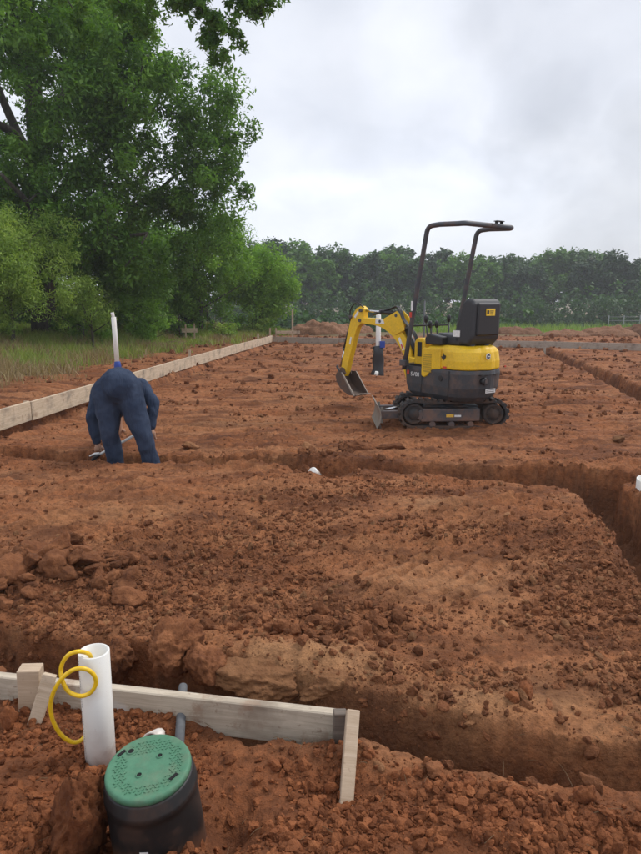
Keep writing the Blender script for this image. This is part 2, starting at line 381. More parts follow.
# ------------------------------------------------------------------ numpy noise and the terrain height
def _hash(ix, iy, seed):
    h = (ix.astype(np.int64)*374761393+iy.astype(np.int64)*668265263+seed*974634777) & 0xffffffff
    h = ((h ^ (h >> 13))*1274126177) & 0xffffffff
    return (h ^ (h >> 16)) & 0xffffffff
_pr = np.random.default_rng(12345); PERM = _pr.permutation(1024).astype(np.int32)
_ga = _pr.uniform(0, 2*np.pi, 1024); GX = np.cos(_ga).astype(np.float32); GY = np.sin(_ga).astype(np.float32)
def perlin(x, y, seed=0):
    xf = np.floor(x); yf = np.floor(y); fx = (x-xf).astype(np.float32); fy = (y-yf).astype(np.float32)
    xi = xf.astype(np.int32)+seed*57; yi = yf.astype(np.int32)
    u = fx*fx*fx*(fx*(fx*6-15)+10); v = fy*fy*fy*(fy*(fy*6-15)+10)
    p0 = PERM[xi & 1023]; p1 = PERM[(xi+1) & 1023]
    def g(p, iy, dx, dy):
        k = PERM[(p+iy) & 1023]; return GX[k]*dx+GY[k]*dy
    a = g(p0, yi, fx, fy); b = g(p1, yi, fx-1, fy); c = g(p0, yi+1, fx, fy-1); d = g(p1, yi+1, fx-1, fy-1)
    a = a+(b-a)*u; c = c+(d-c)*u
    return (a+(c-a)*v)*1.4
def fbm(x, y, oct=4, seed=0, gain=.5):
    s = 0; a = 1; t = 0
    for i in range(oct):
        s = s+a*perlin(x*2**i+i*17.3, y*2**i-i*9.1, seed+i); t += a; a *= gain
    return s/t
def worley(x, y, seed=0):
    x0 = np.floor(x); y0 = np.floor(y); best = np.full(np.shape(x), 9.)
    val = np.zeros(np.shape(x))
    for i in (-1, 0, 1):
        for j in (-1, 0, 1):
            hx = _hash(x0+i, y0+j, seed)/4294967296.; hy = _hash(x0+i, y0+j, seed+99)/4294967296.
            d = np.hypot(x0+i+hx-x, y0+j+hy-y); m = d < best
            best = np.where(m, d, best); val = np.where(m, _hash(x0+i, y0+j, seed+7)/4294967296., val)
    return best, val
def sstep(a, b, x):
    t = np.clip((x-a)/(b-a), 0, 1); return t*t*(3-2*t)
def pdist(x, y, pts):
    best = np.full(np.shape(x), 1e9); tt = np.zeros(np.shape(x)); n = len(pts)-1
    for i in range(n):
        ax, ay = pts[i][:2]; bx, by = pts[i+1][:2]; dx, dy = bx-ax, by-ay
        t = np.clip(((x-ax)*dx+(y-ay)*dy)/(dx*dx+dy*dy), 0, 1)
        d = np.hypot(x-ax-t*dx, y-ay-t*dy); m = d < best
        best = np.where(m, d, best); tt = np.where(m, (i+t), tt)
    return best, tt
TR = [  # centreline points (x, y, half width, depth), wall width
    ([(-4.2, 6.35, .16, .26), (-3.3, 6.12, .16, .3), (-2.13, 5.90, .16, .38), (-1.44, 5.88, .16, .36), (-.8, 5.76, .15, .34), (-.18, 5.57, .15, .30), (.05, 5.42, .17, .26), (.35, 5.50, .14, .26), (.84, 5.42, .16, .30), (1.4, 5.26, .20, .36), (2.1, 5.03, .24, .44), (2.4, 4.98, .16, .4)], .03),
    ([(2.14, 4.95, .19, .38), (2.10, 4.4, .18, .40), (1.99, 3.75, .18, .4), (1.83, 3.1, .17, .4), (1.72, 2.5, .17, .36), (1.62, 1.7, .15, .3)], .03),
    ([(-3., 2.86, .16, .28), (-1.9, 2.62, .17, .28), (-1.2, 2.45, .17, .28), (-.6, 2.31, .17, .30), (-.25, 2.10, .15, .30), (.05, 2.05, .13, .28), (.3, 1.98, .13, .28), (.62, 1.86, .12, .28), (1.05, 1.755, .11, .28), (2.2, 1.43, .13, .32)], .055),
    ([(7.0, 20.4, .22, .3), (5.2, 10.3, .22, .32), (4.4, 6.2, .2, .3), (3.9, 3.5, .2, .3)], .08),
    ([(3.3, 12.7, .08, .10), (4.6, 12.1, .10, .13), (5.5, 11.7, .1, .13)], .10),
    ([(-3.1, 15.3, .08, .11), (-1., 14.6, .1, .14), (1.3, 13.7, .08, .1)], .10),
    ([(-3.75, 5.9, .2, .28), (-3.52, 7.4, .19, .26), (-3.22, 9.5, .18, .2), (-2.85, 12.5, .16, .14), (-2.3, 17., .16, .1), (-1.65, 23.2, .16, .1)], .07),
]
BUMPS = [  # x, y, rx, ry, height
    (-.05, 2.36, .36, .14, .085), (-1.40, 3.12, .42, .24, .13), (-.95, 1.55, .22, .24, .11), (-.20, 1.35, .34, .18, .05),
    (.15, 2.9, .5, .3, .03), (.6, 1.50, .3, .16, .05), (1.1, 1.42, .3, .12, .05), (.9, 4.1, .9, .4, .05), (1.5, 4.4, .5, .2, .05),
    (-1.6, 4.9, .9, .3, .035), (.15, 5.72, .35, .12, .07), (-.3, 6.0, .2, .1, .04), (-2.2, 8.5, .9, .6, .03), (2.5, 5.4, .8, .2, .06), (3.2, 8.8, 1.2, .3, .06),
    (2.7, 4.2, .35, .9, .07), (-1.55, 2.05, .4, .22, .05), (-.42, 1.86, .18, .10, -.05), (-.26, 1.55, .07, .12, -.10), (-.62, 1.52, .07, .1, -.12), (.06, 1.68, .12, .07, -.06),
    (.12, 5.2, .12, .1, -.06), (.5, 3.35, .5, .35, -.02), (1.35, 3.3, .35, .7, .035)]
def left_line(y): return -4.62+.119*y          # x of the left form board
def height(x, y, detail=True, want_cut=False):
    x = np.asarray(x, float); y = np.asarray(y, float)
    z = fbm(x*.22, y*.22, 2, 3)*.06*sstep(2, 8, y)+fbm(x*.9, y*.9, 3, 5)*.045
    dl = left_line(y)-x
    bank = sstep(.1, 1.2, dl)*sstep(3, 6, y)
    z = z+bank*(.07+fbm(x*.6, y*.6, 3, 21)*.12)+sstep(2.2, 6, dl)*.15*sstep(4, 8, y)
    z = z-1.7*sstep(31, 50, y)
    for bx, by, rx, ry, hh in BUMPS:
        z = z+hh*np.exp(-((x-bx)/rx)**2-((y-by)/ry)**2)
    if detail:
        site = sstep(60, 30, y)
        ex = fbm(x*3.1, y*3.1, 4, 31)*.05+fbm(x*11, y*11, 3, 32)*.030*np.where(y < 14, 1, .4)
        z = z+fbm(x*3.3, y*3.3, 4, 11, .6)*.030*site
        sh = sstep(-.2, .35, fbm(x*.9+3, y*.9, 2, 40))
        near = np.where(y < 14, 1., 0.)
        w1, v1 = worley(x*9+fbm(x*6, y*6, 2, 50)*.6, y*9, 60)
        z = z+(np.clip(.62-w1, 0, 1)*v1)*.042*(.25+sh)*near
        w2, v2 = worley(x*26, y*26, 61)
        z = z+(np.clip(.6-w2, 0, 1)*v2)*.014*(.5+sh)*near
        z = z+fbm(x*26, y*26, 3, 70, .65)*.010*near+np.abs(fbm(x*6+1, y*6, 3, 71, .6))*.022*near*sh
        # machine scrape marks
        rr = np.hypot(x+.35, (y-4.05)*1.0)+fbm(x*1.3, y*1.3, 2, 80)*.07
        m = np.exp(-((x-.58)/.42)**4-((y-3.12)/.30)**4)
        z = z+(np.abs(np.sin(rr*30+fbm(x*2.2, y*2.2, 2, 83)*1.2))-.5)*.056*m*(.35+sstep(-.3, .3, fbm(x*4, y*4, 2, 81)))
        ca, sa = math.cos(.6), math.sin(.6); u_ = x*ca+y*sa; v_ = -x*sa+y*ca
        mz = sstep(2.3, 2.8, y)*sstep(8, 6, y)*(1-m)
        z = z+(np.abs(fbm(u_*1.6, v_*6.5, 4, 85, .62)))*.105*mz*(.3+sstep(-.2, .25, fbm(x*.9, y*.9, 2, 87)))-.008*mz
        z = z+np.abs(fbm(x*1.2+4, y*5.5, 3, 86, .6))*.05*sstep(3.8, 4.6, y)*sstep(8, 6.5, y)
        fl = sstep(6, 7.5, y)*sstep(30, 22, y)
        z = z+np.abs(fbm(x*.35+.25*np.sin(y*.8), y*2.2, 4, 90, .6))*.17*fl-.03*fl
        wt = np.sin((y+.12*x)*24+fbm(x*.8, y*.8, 2, 91)*9)*.008*fl*sstep(0, .4, fbm(x*.5, y*.9, 2, 92)); z = z+wt
    else:
        ex = fbm(x*3.1, y*3.1, 4, 31)*.045
    cut = np.zeros(np.shape(x)); lip = np.zeros(np.shape(x))
    for pts, ww in TR:
        d, t = pdist(x, y, pts); k = np.arange(len(pts))
        hw = np.interp(t, k, [p[2] for p in pts]); dp = np.interp(t, k, [p[3] for p in pts])
        e = (d+ex-hw)
        c = dp*(.86*sstep(ww*.5, -ww*.8, e)+.14*sstep(-.02, -.14, e))
        if detail: c = c*(1+fbm(x*7, y*7, 4, 33, .6)*.34*sstep(.1, .02, np.abs(c/np.maximum(dp, .01)-.5)-.38))
        lip = np.maximum(lip, .028*np.exp(-((e-.10)/.09)**2)*(dp/.3))
        cut = np.maximum(cut, c)
    if want_cut: return cut
    return z+lip*(.6+fbm(x*5, y*5, 2, 35))-cut
def zone(x, y):
    dl = left_line(y)-x
    tan = np.zeros(np.shape(x))
    for bx, by, rx, ry, a in ((-.05, 2.33, .38, .15, 1.), (.7, 2.1, .6, .16, .6), (1.2, 1.98, .5, .13, .7), (.6, 3.12, .5, .32, .5), (-1.4, 4.3, .7, .3, .35), (.75, 4.35, .3, .25, .6), (-1., 7.6, .7, .4, .45), (-.3, 9.6, 1., .4, .3), (4.2, 15.5, .7, 1.1, .6), (-.2, 6.05, .3, .12, .5)):
        tan = np.maximum(tan, a*np.exp(-((x-bx)/rx)**2-((y-by)/ry)**2))
    tan = np.clip(tan*(1+1.6*fbm(x*3, y*3, 4, 101)), 0, 1)
    d0, _ = pdist(x, y, TR[2][0])
    front = TR[2][0]; yl = np.interp(x, [p[0] for p in front], [p[1] for p in front])
    red = sstep(.02, .2, yl-.12-y+fbm(x*4, y*4, 3, 102)*.08)
    gr = sstep(.9, 2.2, dl+fbm(x*1.2, y*1.2, 3, 103)*1.1+(-.6+1.0*sstep(16, 24, y)))*sstep(7, 9, y)
    gr = np.maximum(gr, sstep(27.5, 29, y+fbm(x*.5, y*.5, 2, 104)*1.5))
    return np.clip(tan, 0, 1), np.clip(red, 0, 1), np.clip(gr, 0, 1)
def zat(x, y): return float(height(np.array([x]), np.array([y]))[0])

def build_ground():
    ys = list(np.linspace(-6, .6, 14)[:-1]); y = .6
    while y < 32: ys.append(y); y += max(.0036, .0037*(y+.25))
    while y < 4000: ys.append(y); y *= 1.04
    ys = np.array(ys)
    us = np.concatenate([-np.geomspace(9, .82, 26)[:-1], np.linspace(-.82, -.60, 60)[:-1], np.linspace(-.60, .60, 430)[:-1], np.linspace(.60, .82, 60)[:-1], np.geomspace(.82, 9, 26)])
    W = np.maximum(ys, .6)*.86+.95
    X = W[:, None]*us[None, :]; Y = np.repeat(ys[:, None], len(us), 1)
    Z = height(X, Y)
    nr, nc = X.shape
    co = np.stack([X, Y, Z], -1).reshape(-1, 3).astype(np.float32)
    idx = np.arange(nr*nc).reshape(nr, nc)
    q = np.stack([idx[:-1, :-1], idx[:-1, 1:], idx[1:, 1:], idx[1:, :-1]], -1).reshape(-1, 4)
    me = bpy.data.meshes.new('ground'); fast_mesh(me, co, q, 4)
    me.polygons.foreach_set('use_smooth', np.ones(len(q), bool))
    a = me.attributes.new('zone', 'FLOAT_VECTOR', 'POINT')
    t, r, g = zone(X, Y)
    a.data.foreach_set('vector', np.stack([t, r, g], -1).reshape(-1).astype(np.float32))
    a = me.attributes.new('cut_depth', 'FLOAT', 'POINT'); a.data.foreach_set('value', height(X, Y, False, True).reshape(-1).astype(np.float32))
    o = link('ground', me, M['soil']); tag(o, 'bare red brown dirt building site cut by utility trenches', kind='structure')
def fast_mesh(me, co, q, k):
    me.vertices.add(len(co)); me.vertices.foreach_set('co', np.asarray(co, np.float32).reshape(-1))
    me.loops.add(q.size); me.loops.foreach_set('vertex_index', q.reshape(-1).astype(np.int32))
    me.polygons.add(len(q)); me.polygons.foreach_set('loop_start', np.arange(len(q), dtype=np.int32)*k)
    me.update(calc_edges=True); me.validate()
build_ground()

# ------------------------------------------------------------------ clods
def ico(sub):
    bm = bmesh.new(); bmesh.ops.create_icosphere(bm, subdivisions=sub, radius=1)
    v = np.array([p.co[:] for p in bm.verts]); f = np.array([[q.index for q in t.verts] for t in bm.faces]); bm.free(); return v, f
ICO = {k: ico(k) for k in (2, 3, 4, 5)}
def clod_mesh(name, seed, sub=3, planes=11, rough=.10, soft=10., smooth=True, crag=0.):
    r = np.random.default_rng(seed); v, f = ICO[sub]
    nrm = r.normal(size=(planes, 3)); nrm /= np.linalg.norm(nrm, axis=1)[:, None]; d = r.uniform(.62, 1.0, planes)
    dots = np.clip(v@nrm.T, 0, None)/d
    rad = 1./np.power(np.sum(dots**soft, 1)+.35**soft, 1/soft)
    rad = np.clip(rad, .5, 1.25)
    out = v*rad[:, None]
    for i in range(len(out)):
        p = Vector(out[i]*1.6+seed*3.7)
        n = mnoise.fractal(p, 1., 2., 4)*rough*1.2+mnoise.noise(p*5)*rough*.45
        if crag: n += -abs(mnoise.noise(p*2.3+Vector((5, 1, 2))))*crag+mnoise.fractal(p*3.3, .8, 2.1, 4)*crag*.6
        out[i] *= 1+n
    me = bpy.data.meshes.new(name); fast_mesh(me, out, f, 3)
    me.polygons.foreach_set('use_smooth', np.full(len(f), smooth))
    return me
CLODS = [clod_mesh('clod_shape', 100+i, 4, 7+i % 4, .13, 30, True, .13) for i in range(10)]
for m_ in CLODS: m_.materials.append(M['clod'])
def clod(name, px, py, size, label, group=None, seed=0, mat='clod', rot=None, zoff=.25, Y=None, sub=4, cat='dirt clod', z=None, exact=False):
    """size = (x, y, z) half extents in metres; stands where the ground is met"""
    p = gp(px, py) if Y is None else at(px, py, Y)
    me = clod_mesh(name, 300+seed, sub, 7+seed % 4, .13, 30, True, .16); me.materials.append(M[mat])
    o = link(name, me); o.scale = size; o.rotation_euler = rot if rot is not None else (random.uniform(-.3, .3), random.uniform(-.3, .3), random.uniform(0, 6.28))
    o.location = (p.x, p.y, (zat(p.x, p.y) if z is None else z)+size[2]*zoff)
    if exact: o.location = p
    return tag(o, label, cat, group)

clod('dirt_boulder', 174, 650, (.115, .10, .115), 'large rounded reddish boulder of clay on the trench edge behind the white pipe', seed=1, sub=5, rot=(.2, .1, .4), cat='clay boulder', Y=2.36, exact=True)
clod('dirt_boulder', 205, 668, (.075, .07, .095), 'smaller dark clay boulder wedged against the right side of the large rounded one', seed=2, sub=5, rot=(0, .4, .9), cat='clay boulder', Y=2.30, exact=True)
clod('dirt_boulder', 118, 655, (.06, .06, .10), 'upright brown clay lump left of the large rounded boulder, behind the white pipe', seed=24, sub=5, rot=(0, .2, .3), cat='clay boulder', Y=2.5, exact=True)
clod('dirt_boulder', 258, 677, (.20, .11, .075), 'long flat tan slab of clay overhanging the trench behind the front board', seed=3, mat='clod_tan', sub=5, rot=(.0, 0, -.12), cat='clay boulder', Y=2.29, exact=True)
clod('dirt_boulder', 330, 686, (.13, .08, .055), 'tan clay shelf continuing right of the long flat slab', seed=25, mat='clod_tan', sub=5, rot=(.0, 0, -.2), cat='clay boulder', Y=2.24, exact=True)
clod('dirt_boulder', 80, 820, (.085, .08, .19), 'tall wedge of wet red clay leaning beside the black valve box', seed=4, mat='clod_red', sub=5, rot=(.45, .25, .3), Y=1.50, exact=True, cat='clay boulder')
clod('dirt_boulder', 34, 604, (.05, .04, .04), 'angular tan topped clod in front of the broken heap at the left edge', seed=5, zoff=.5)
clod('dirt_boulder', 12, 745, (.03, .028, .055), 'small upright brick red clod in the loose dirt below the short stake block', seed=6, mat='clod_red', zoff=.6, Y=1.95, z=.0)
clod('dirt_boulder', 525, 700, (.035, .03, .028), 'brick red clod alone on the smooth lip above the deep front trench', seed=7, mat='clod_red', zoff=.6)
clod('dirt_boulder', 512, 706, (.022, .02, .018), 'small brick red clod just left of the larger one on the trench lip', seed=8, mat='clod_red', zoff=.6)
clod('dirt_boulder', 585, 820, (.03, .025, .038), 'upright flaky red clod in the gravelly dirt at the lower right', seed=9, mat='clod_red', zoff=.5)
clod('dirt_boulder', 190, 446, (.085, .06, .05), 'pale tan clod lying beyond the trench to the right of the bending worker', seed=10, mat='clod_tan', zoff=.5)
clod('dirt_boulder', 308, 452, (.09, .07, .055), 'tan lump on the far bank of the trench above the white pipe stub', seed=11, mat='clod_tan', zoff=.4)
clod('dirt_boulder', 356, 452, (.17, .08, .07), 'dark purple brown slab of clay on the trench bank right of the pipe stub', seed=12, zoff=.4, rot=(0, .2, .5))
clod('dirt_boulder', 334, 468, (.09, .07, .06), 'orange brown clod beside the slab right of the pipe stub', seed=13, mat='clod_tan', zoff=.4)
clod('dirt_boulder', 392, 451, (.13, .05, .045), 'long low ridge of clay right of the dark slab on the trench bank', seed=14, zoff=.4, rot=(0, 0, .1))
clod('dirt_boulder', 613, 524, (.055, .05, .045), 'pale clod lying on the floor of the right hand trench', seed=15, mat='clod_tan', zoff=.4, z=-.40, Y=4.35)
clod('dirt_boulder', 586, 499, (.028, .025, .022), 'tiny pale stone at the corner where the two trenches meet', seed=16, mat='clod_tan', zoff=.5)
clod('dirt_boulder', 617, 444, (.06, .05, .04), 'pale stone beyond the trench near the right edge', seed=17, mat='clod_tan', zoff=.5)
clod('dirt_boulder', 148, 840, (.05, .04, .045), 'red clod sitting against the foot of the black valve box', seed=18, mat='clod_red', zoff=.3, Y=1.30, z=.0)
clod('dirt_boulder', 592, 796, (.04, .03, .035), 'brown clod on the near lip of the front trench at the right', seed=19, zoff=.4)
clod('dirt_boulder', 432, 776, (.03, .025, .025), 'round brown clod on the near lip of the trench right of the leaning stake', seed=20, zoff=.4)
# broken heap at the left
for i in range(60):
    t = random.random(); px = -4+t*134; py = 580+random.gauss(0, 13)+abs(t-.45)*14
    s = random.uniform(.024, .062)*(1.2 if t < .6 else .9)*(.6 if i % 3 == 0 else 1)
    p = gp(px, py); me = CLODS[i % len(CLODS)]
    o = link('dirt_clod', me); o.location = (p.x, p.y, zat(p.x, p.y)+s*random.uniform(.3, .9))

    o.scale = (s*random.uniform(1., 1.8), s*random.uniform(.7, 1.1), s*random.uniform(.55, .85)); o.rotation_euler = [random.uniform(-.7, .7), random.uniform(-.7, .7), random.uniform(0, 6.28)]
    tag(o, 'brown clod in the heap of broken soil at the left edge', 'dirt clod', 'clods of the broken heap at the left')
for i in range(34):   # row of clods along the near trench
    px = random.choice([random.uniform(205, 420), random.uniform(225, 400)]); py = 628+random.gauss(0, 13)+(px-300)*.05
    s = random.uniform(.014, .036); p = gp(px, py); me = CLODS[(i+3) % len(CLODS)]
    o = link('dirt_clod', me); o.location = (p.x, p.y, zat(p.x, p.y)+s*.4)
    o.scale = (s*random.uniform(.8, 1.3), s*random.uniform(.7, 1.1), s*random.uniform(.6, .95)); o.rotation_euler = [random.uniform(0, 6.28) for _ in range(3)]
    tag(o, 'grey brown clod scattered on the bank behind the front board', 'dirt clod', 'clods scattered behind the front board')
for i in range(20):   # broken bits beside the pipe stub
    px = random.gauss(334, 22); py = 462+random.gauss(0, 6)
    s = random.uniform(.025, .06); p = gp(px, py); me = CLODS[(i+5) % len(CLODS)]
    o = link('dirt_clod', me); o.location = (p.x, p.y, zat(p.x, p.y)+s*.4)
    o.scale = (s, s*.8, s*.75); o.rotation_euler = [random.uniform(0, 6.28) for _ in range(3)]
    tag(o, 'clod in the small heap beside the white pipe stub', 'dirt clod', 'clods beside the pipe stub')

def crumbs():
    src = bpy.data.collections.new('crumb_shapes')
    for i in range(10):
        me = clod_mesh('crumb', 500+i, 3 if i < 4 else 2, 7+i % 3, .20, 26, smooth=False); me.materials.append(M['clod'] if i != 9 else M['clod_tan'])
        src.objects.link(bpy.data.objects.new('crumb', me))
    redc = bpy.data.collections.new('red_crumb_shapes')
    for i in range(8):
        me = clod_mesh('crumb', 600+i, 3 if i < 4 else 2, 7+i % 3, .22, 18, smooth=False); me.materials.append(M['clod_red'])
        redc.objects.link(bpy.data.objects.new('crumb', me))
    def scatter(name, coll, pts, sizes, label, nk):
        n = len(pts); me = bpy.data.meshes.new(name); me.vertices.add(n); me.vertices.foreach_set('co', pts.astype(np.float32).reshape(-1))
        a = me.attributes.new('rot', 'FLOAT_VECTOR', 'POINT'); a.data.foreach_set('vector', rng.uniform(0, 6.28, n*3).astype(np.float32))
        a = me.attributes.new('scl', 'FLOAT_VECTOR', 'POINT'); a.data.foreach_set('vector', (sizes[:, None]*rng.uniform(.5, 1.3, (n, 3))).astype(np.float32).reshape(-1))
        a = me.attributes.new('pick', 'INT', 'POINT'); a.data.foreach_set('value', rng.integers(0, nk, n).astype(np.int32))
        o = link(name, me); tag(o, label, kind='stuff')
        ng = bpy.data.node_groups.new(name, 'GeometryNodeTree')
        ng.interface.new_socket('Geometry', in_out='INPUT', socket_type='NodeSocketGeometry'); ng.interface.new_socket('Geometry', in_out='OUTPUT', socket_type='NodeSocketGeometry')
        N = ng.nodes; L = ng.links; gi = N.new('NodeGroupInput'); go = N.new('NodeGroupOutput')
        iop = N.new('GeometryNodeInstanceOnPoints'); ci = N.new('GeometryNodeCollectionInfo')
        ci.inputs['Collection'].default_value = coll; ci.inputs['Separate Children'].default_value = True; ci.inputs['Reset Children'].default_value = True
        iop.inputs['Pick Instance'].default_value = True
        def attr(nm, dt):
            x = N.new('GeometryNodeInputNamedAttribute'); x.data_type = dt; x.inputs['Name'].default_value = nm; return x.outputs[0]
        m2p = N.new('GeometryNodeMeshToPoints')
        L.new(gi.outputs[0], m2p.inputs[0]); L.new(m2p.outputs[0], iop.inputs['Points']); L.new(ci.outputs[0], iop.inputs['Instance'])
        L.new(attr('pick', 'INT'), iop.inputs['Instance Index'])
        e = N.new('FunctionNodeEulerToRotation'); L.new(attr('rot', 'FLOAT_VECTOR'), e.inputs[0]); L.new(e.outputs[0], iop.inputs['Rotation'])
        L.new(attr('scl', 'FLOAT_VECTOR'), iop.inputs['Scale']); L.new(iop.outputs[0], go.inputs[0])
        md = o.modifiers.new('scatter', 'NODES'); md.node_group = ng
    def pick(n, y0, y1, fn, smin, smax, pw, umax=.80):
        y = np.exp(rng.uniform(np.log(y0), np.log(y1), n)); u = rng.uniform(-umax, umax, n)
        x = u*(y*.86+.95)
        k = rng.uniform(0, 1, n) < fn(x, y); x, y = x[k], y[k]
        s = smin*(smax/smin)**(rng.uniform(0, 1, len(x))**pw)*np.maximum(1, y/9)
        z = height(x, y)+s*rng.uniform(-.05, .5, len(x))
        return np.stack([x, y, z], -1), s
    def f_mid(x, y):
        t, r, g = zone(x, y); n = fbm(x*1.1, y*1.5, 4, 200, .6)
        heap = np.zeros(len(x))
        for bx, by, rx, ry in ((-1.1, 3.0, .9, .4), (.1, 2.85, .6, .28), (-.5, 3.7, .7, .7), (-.15, 4.3, .3, 1.), (.35, 4.9, .5, .3), (1.45, 3.1, .35, .8), (.15, 5.6, .4, .2), (-.9, 2.7, .4, .15), (1.0, 3.8, .5, .15)):
            heap = np.maximum(heap, np.exp(-((x-bx)/rx)**2-((y-by)/ry)**2))
        d = np.clip(sstep(-.05, .4, n)*.55+heap*.9+.05, 0, 1)
        d = d*(1-.88*np.exp(-((x-.58)/.45)**4-((y-3.12)/.32)**4))*(1-.7*np.exp(-((x+1.3)/.8)**2-((y-4.3)/.45)**2))
        return d*(1-g)*(1-.75*t)*(1-r)
    p, s = pick(250000, 1.7, 9, f_mid, .0026, .022, 5.2)
    p2, s2 = pick(42000, 8, 28, lambda x, y: np.clip(sstep(.0, .35, fbm(x*.5, y*1.6, 4, 210, .6))+.05, 0, 1)*(1-zone(x, y)[2]), .008, .038, 2.4)
    scatter('soil_crumbs', src, np.concatenate([p, p2]), np.concatenate([s, s2]), 'brown crumbs of broken soil scattered over the site', 10)
    def f_red(x, y):
        t, r, g = zone(x, y); n = fbm(x*2.2, y*2.2, 3, 220)
        bare = np.exp(-((x+.93)/.17)**2-((y-1.55)/.2)**2)*.9
        bare = np.maximum(bare, .6*np.exp(-((x+.0)/.12)**2-((y-1.42)/.1)**2))
        return np.clip(.35+n*1.3, .06, 1)*r*(1-bare)
    p, s = pick(150000, .9, 2.5, f_red, .0028, .019, 2.6, .95)
    scatter('red_soil_crumbs', redc, p, s, 'loose gravelly brick red dirt around the front board and valve box', 8)
crumbs()

def straws():
    mb = MB()
    for i in range(230):
        y = math.exp(random.uniform(math.log(1.3), math.log(6))); x = random.uniform(-.7, .7)*(y*.8+.6)
        if i % 3 == 0: t = random.uniform(-1, 1.6); x, y = t, float(np.interp(t, [p[0] for p in TR[2][0]], [p[1] for p in TR[2][0]]))+random.uniform(-.25, .2)
        if not hasattr(straws, 'q'): straws.q = []
        a = random.uniform(0, 6.28); l = random.uniform(.02, .08); straws.q.append((x, y, a, l))
    zs = height(np.array([q[0] for q in straws.q]), np.array([q[1] for q in straws.q]))
    for (x, y, a, l), z in zip(straws.q, zs):
        p = Vector((x, y, z+.006)); d = Vector((math.cos(a), math.sin(a), random.uniform(-.1, .5)))*l
        mb.tube([p, p+d*.5+Vector((0, 0, .006)), p+d], [.0011, .0009, .0005], 4, False)
    tag(mb.build('straw_litter', M['grass_dry']), 'dry roots and straw bits lying in the dirt', kind='stuff')
straws()

# ------------------------------------------------------------------ vegetation
def leaves_mesh(name, cen, nrm, size, tone, aspect=.42, droop=.3, fold=True):
    """many rhombic leaves; cen (n,3) positions, nrm (n,3) rough facing, size (n,)"""
    n = len(cen)
    nrm = nrm/np.linalg.norm(nrm, axis=1)[:, None]
    a = rng.normal(size=(n, 3)); a[:, 2] -= droop; a -= nrm*np.sum(a*nrm, 1)[:, None]; a /= np.linalg.norm(a, axis=1)[:, None]+1e-9
    b = np.cross(nrm, a)
    h = size[:, None]
    v = np.stack([cen-a*h*.5, cen+b*h*aspect*.5, cen+a*h*.5-nrm*h*.12, cen-b*h*aspect*.5], 1).reshape(-1, 3)
    q = np.arange(n*4).reshape(n, 4)
    me = bpy.data.meshes.new(name); fast_mesh(me, v, q, 4)
    at_ = me.attributes.new('tone', 'FLOAT', 'FACE'); at_.data.foreach_set('value', np.clip(tone, 0, 1).astype(np.float32))
    return me
def crown(clumps, per, spread, size, aspect=.42, tone_mu=.45, droop=.3, flat=1.):
    """clumps: list of (centre, radius)"""
    C = np.array([c[0] for c in clumps]); Rr = np.array([c[1] for c in clumps])
    k = len(C); idx = np.repeat(np.arange(k), per)
    ct = rng.normal(0, .16, k)
    off = rng.normal(size=(len(idx), 3)); off /= np.linalg.norm(off, axis=1)[:, None]
    off *= (rng.uniform(0, 1, len(idx))**.45)[:, None]*Rr[idx][:, None]; off[:, 2] *= flat
    P = C[idx]+off
    nr = rng.normal(size=P.shape)*.7+np.array([0, 0, .9])+off/np.maximum(Rr[idx][:, None], .01)*.6
    s = size*rng.uniform(.6, 1.35, len(idx)); tone = tone_mu+ct[idx]+rng.normal(0, .13, len(idx))
    return leaves_mesh('crown', P, nr, s, tone, aspect, droop)
def limb_tree(root, base, limbs, clumps, trunk_r, thin=.02):
    """trunk + limbs + twigs running to the clumps"""
    mb = MB(); base = Vector(base); top = Vector(limbs[0][-1])
    mb.tube(catmull(limbs[0], 5), list(np.linspace(trunk_r, trunk_r*.35, 5*(len(limbs[0])-1)+1)), 10)
    mb.build('trunk', M['bark'], root)
    lb = MB(); skel = []
    for l in limbs[1:]:
        c = catmull(l, 5); rr = list(np.linspace(trunk_r*.42, trunk_r*.10, len(c))); lb.tube(c, rr, 7); skel += list(zip(c, rr))
    c0 = catmull(limbs[0], 5); skel += list(zip(c0[len(c0)//2:], np.linspace(trunk_r*.6, trunk_r*.35, len(c0)-len(c0)//2)))
    S = np.array([list(s[0]) for s in skel])
    CC = np.array([c[0] for c in clumps]); best = np.full(len(CC), 1e9); par = np.zeros(len(CC), int)
    pts = [Vector(q) for q in S]; rad = [q[1] for q in skel]
    for j0, q in enumerate(S):
        d = np.linalg.norm(CC-q, axis=1); m_ = d < best; best[m_] = d[m_]; par[m_] = j0
    left = np.ones(len(CC), bool)
    for _ in range(len(CC)):
        k = int(np.argmin(np.where(left, best, 1e9))); left[k] = False
        s0 = pts[par[k]]; c = Vector(CC[k]); r0 = rad[par[k]]
        m = (s0+c)/2+Vector((random.uniform(-1, 1), random.uniform(-1, 1), random.uniform(-.2, 1)))*.12*(c-s0).length
        r1 = max(thin*.22, min(r0, thin*1.6)*.72)
        lb.tube([s0, m, c], [min(r0, thin*1.6), (min(r0, thin*1.6)+r1)/2, r1], 4, False)
        pts.append(c); rad.append(r1); d = np.linalg.norm(CC-CC[k], axis=1)*1.12; m_ = left & (d < best); best[m_] = d[m_]; par[m_] = len(pts)-1
    lb.build('branches', M['bark'], root)

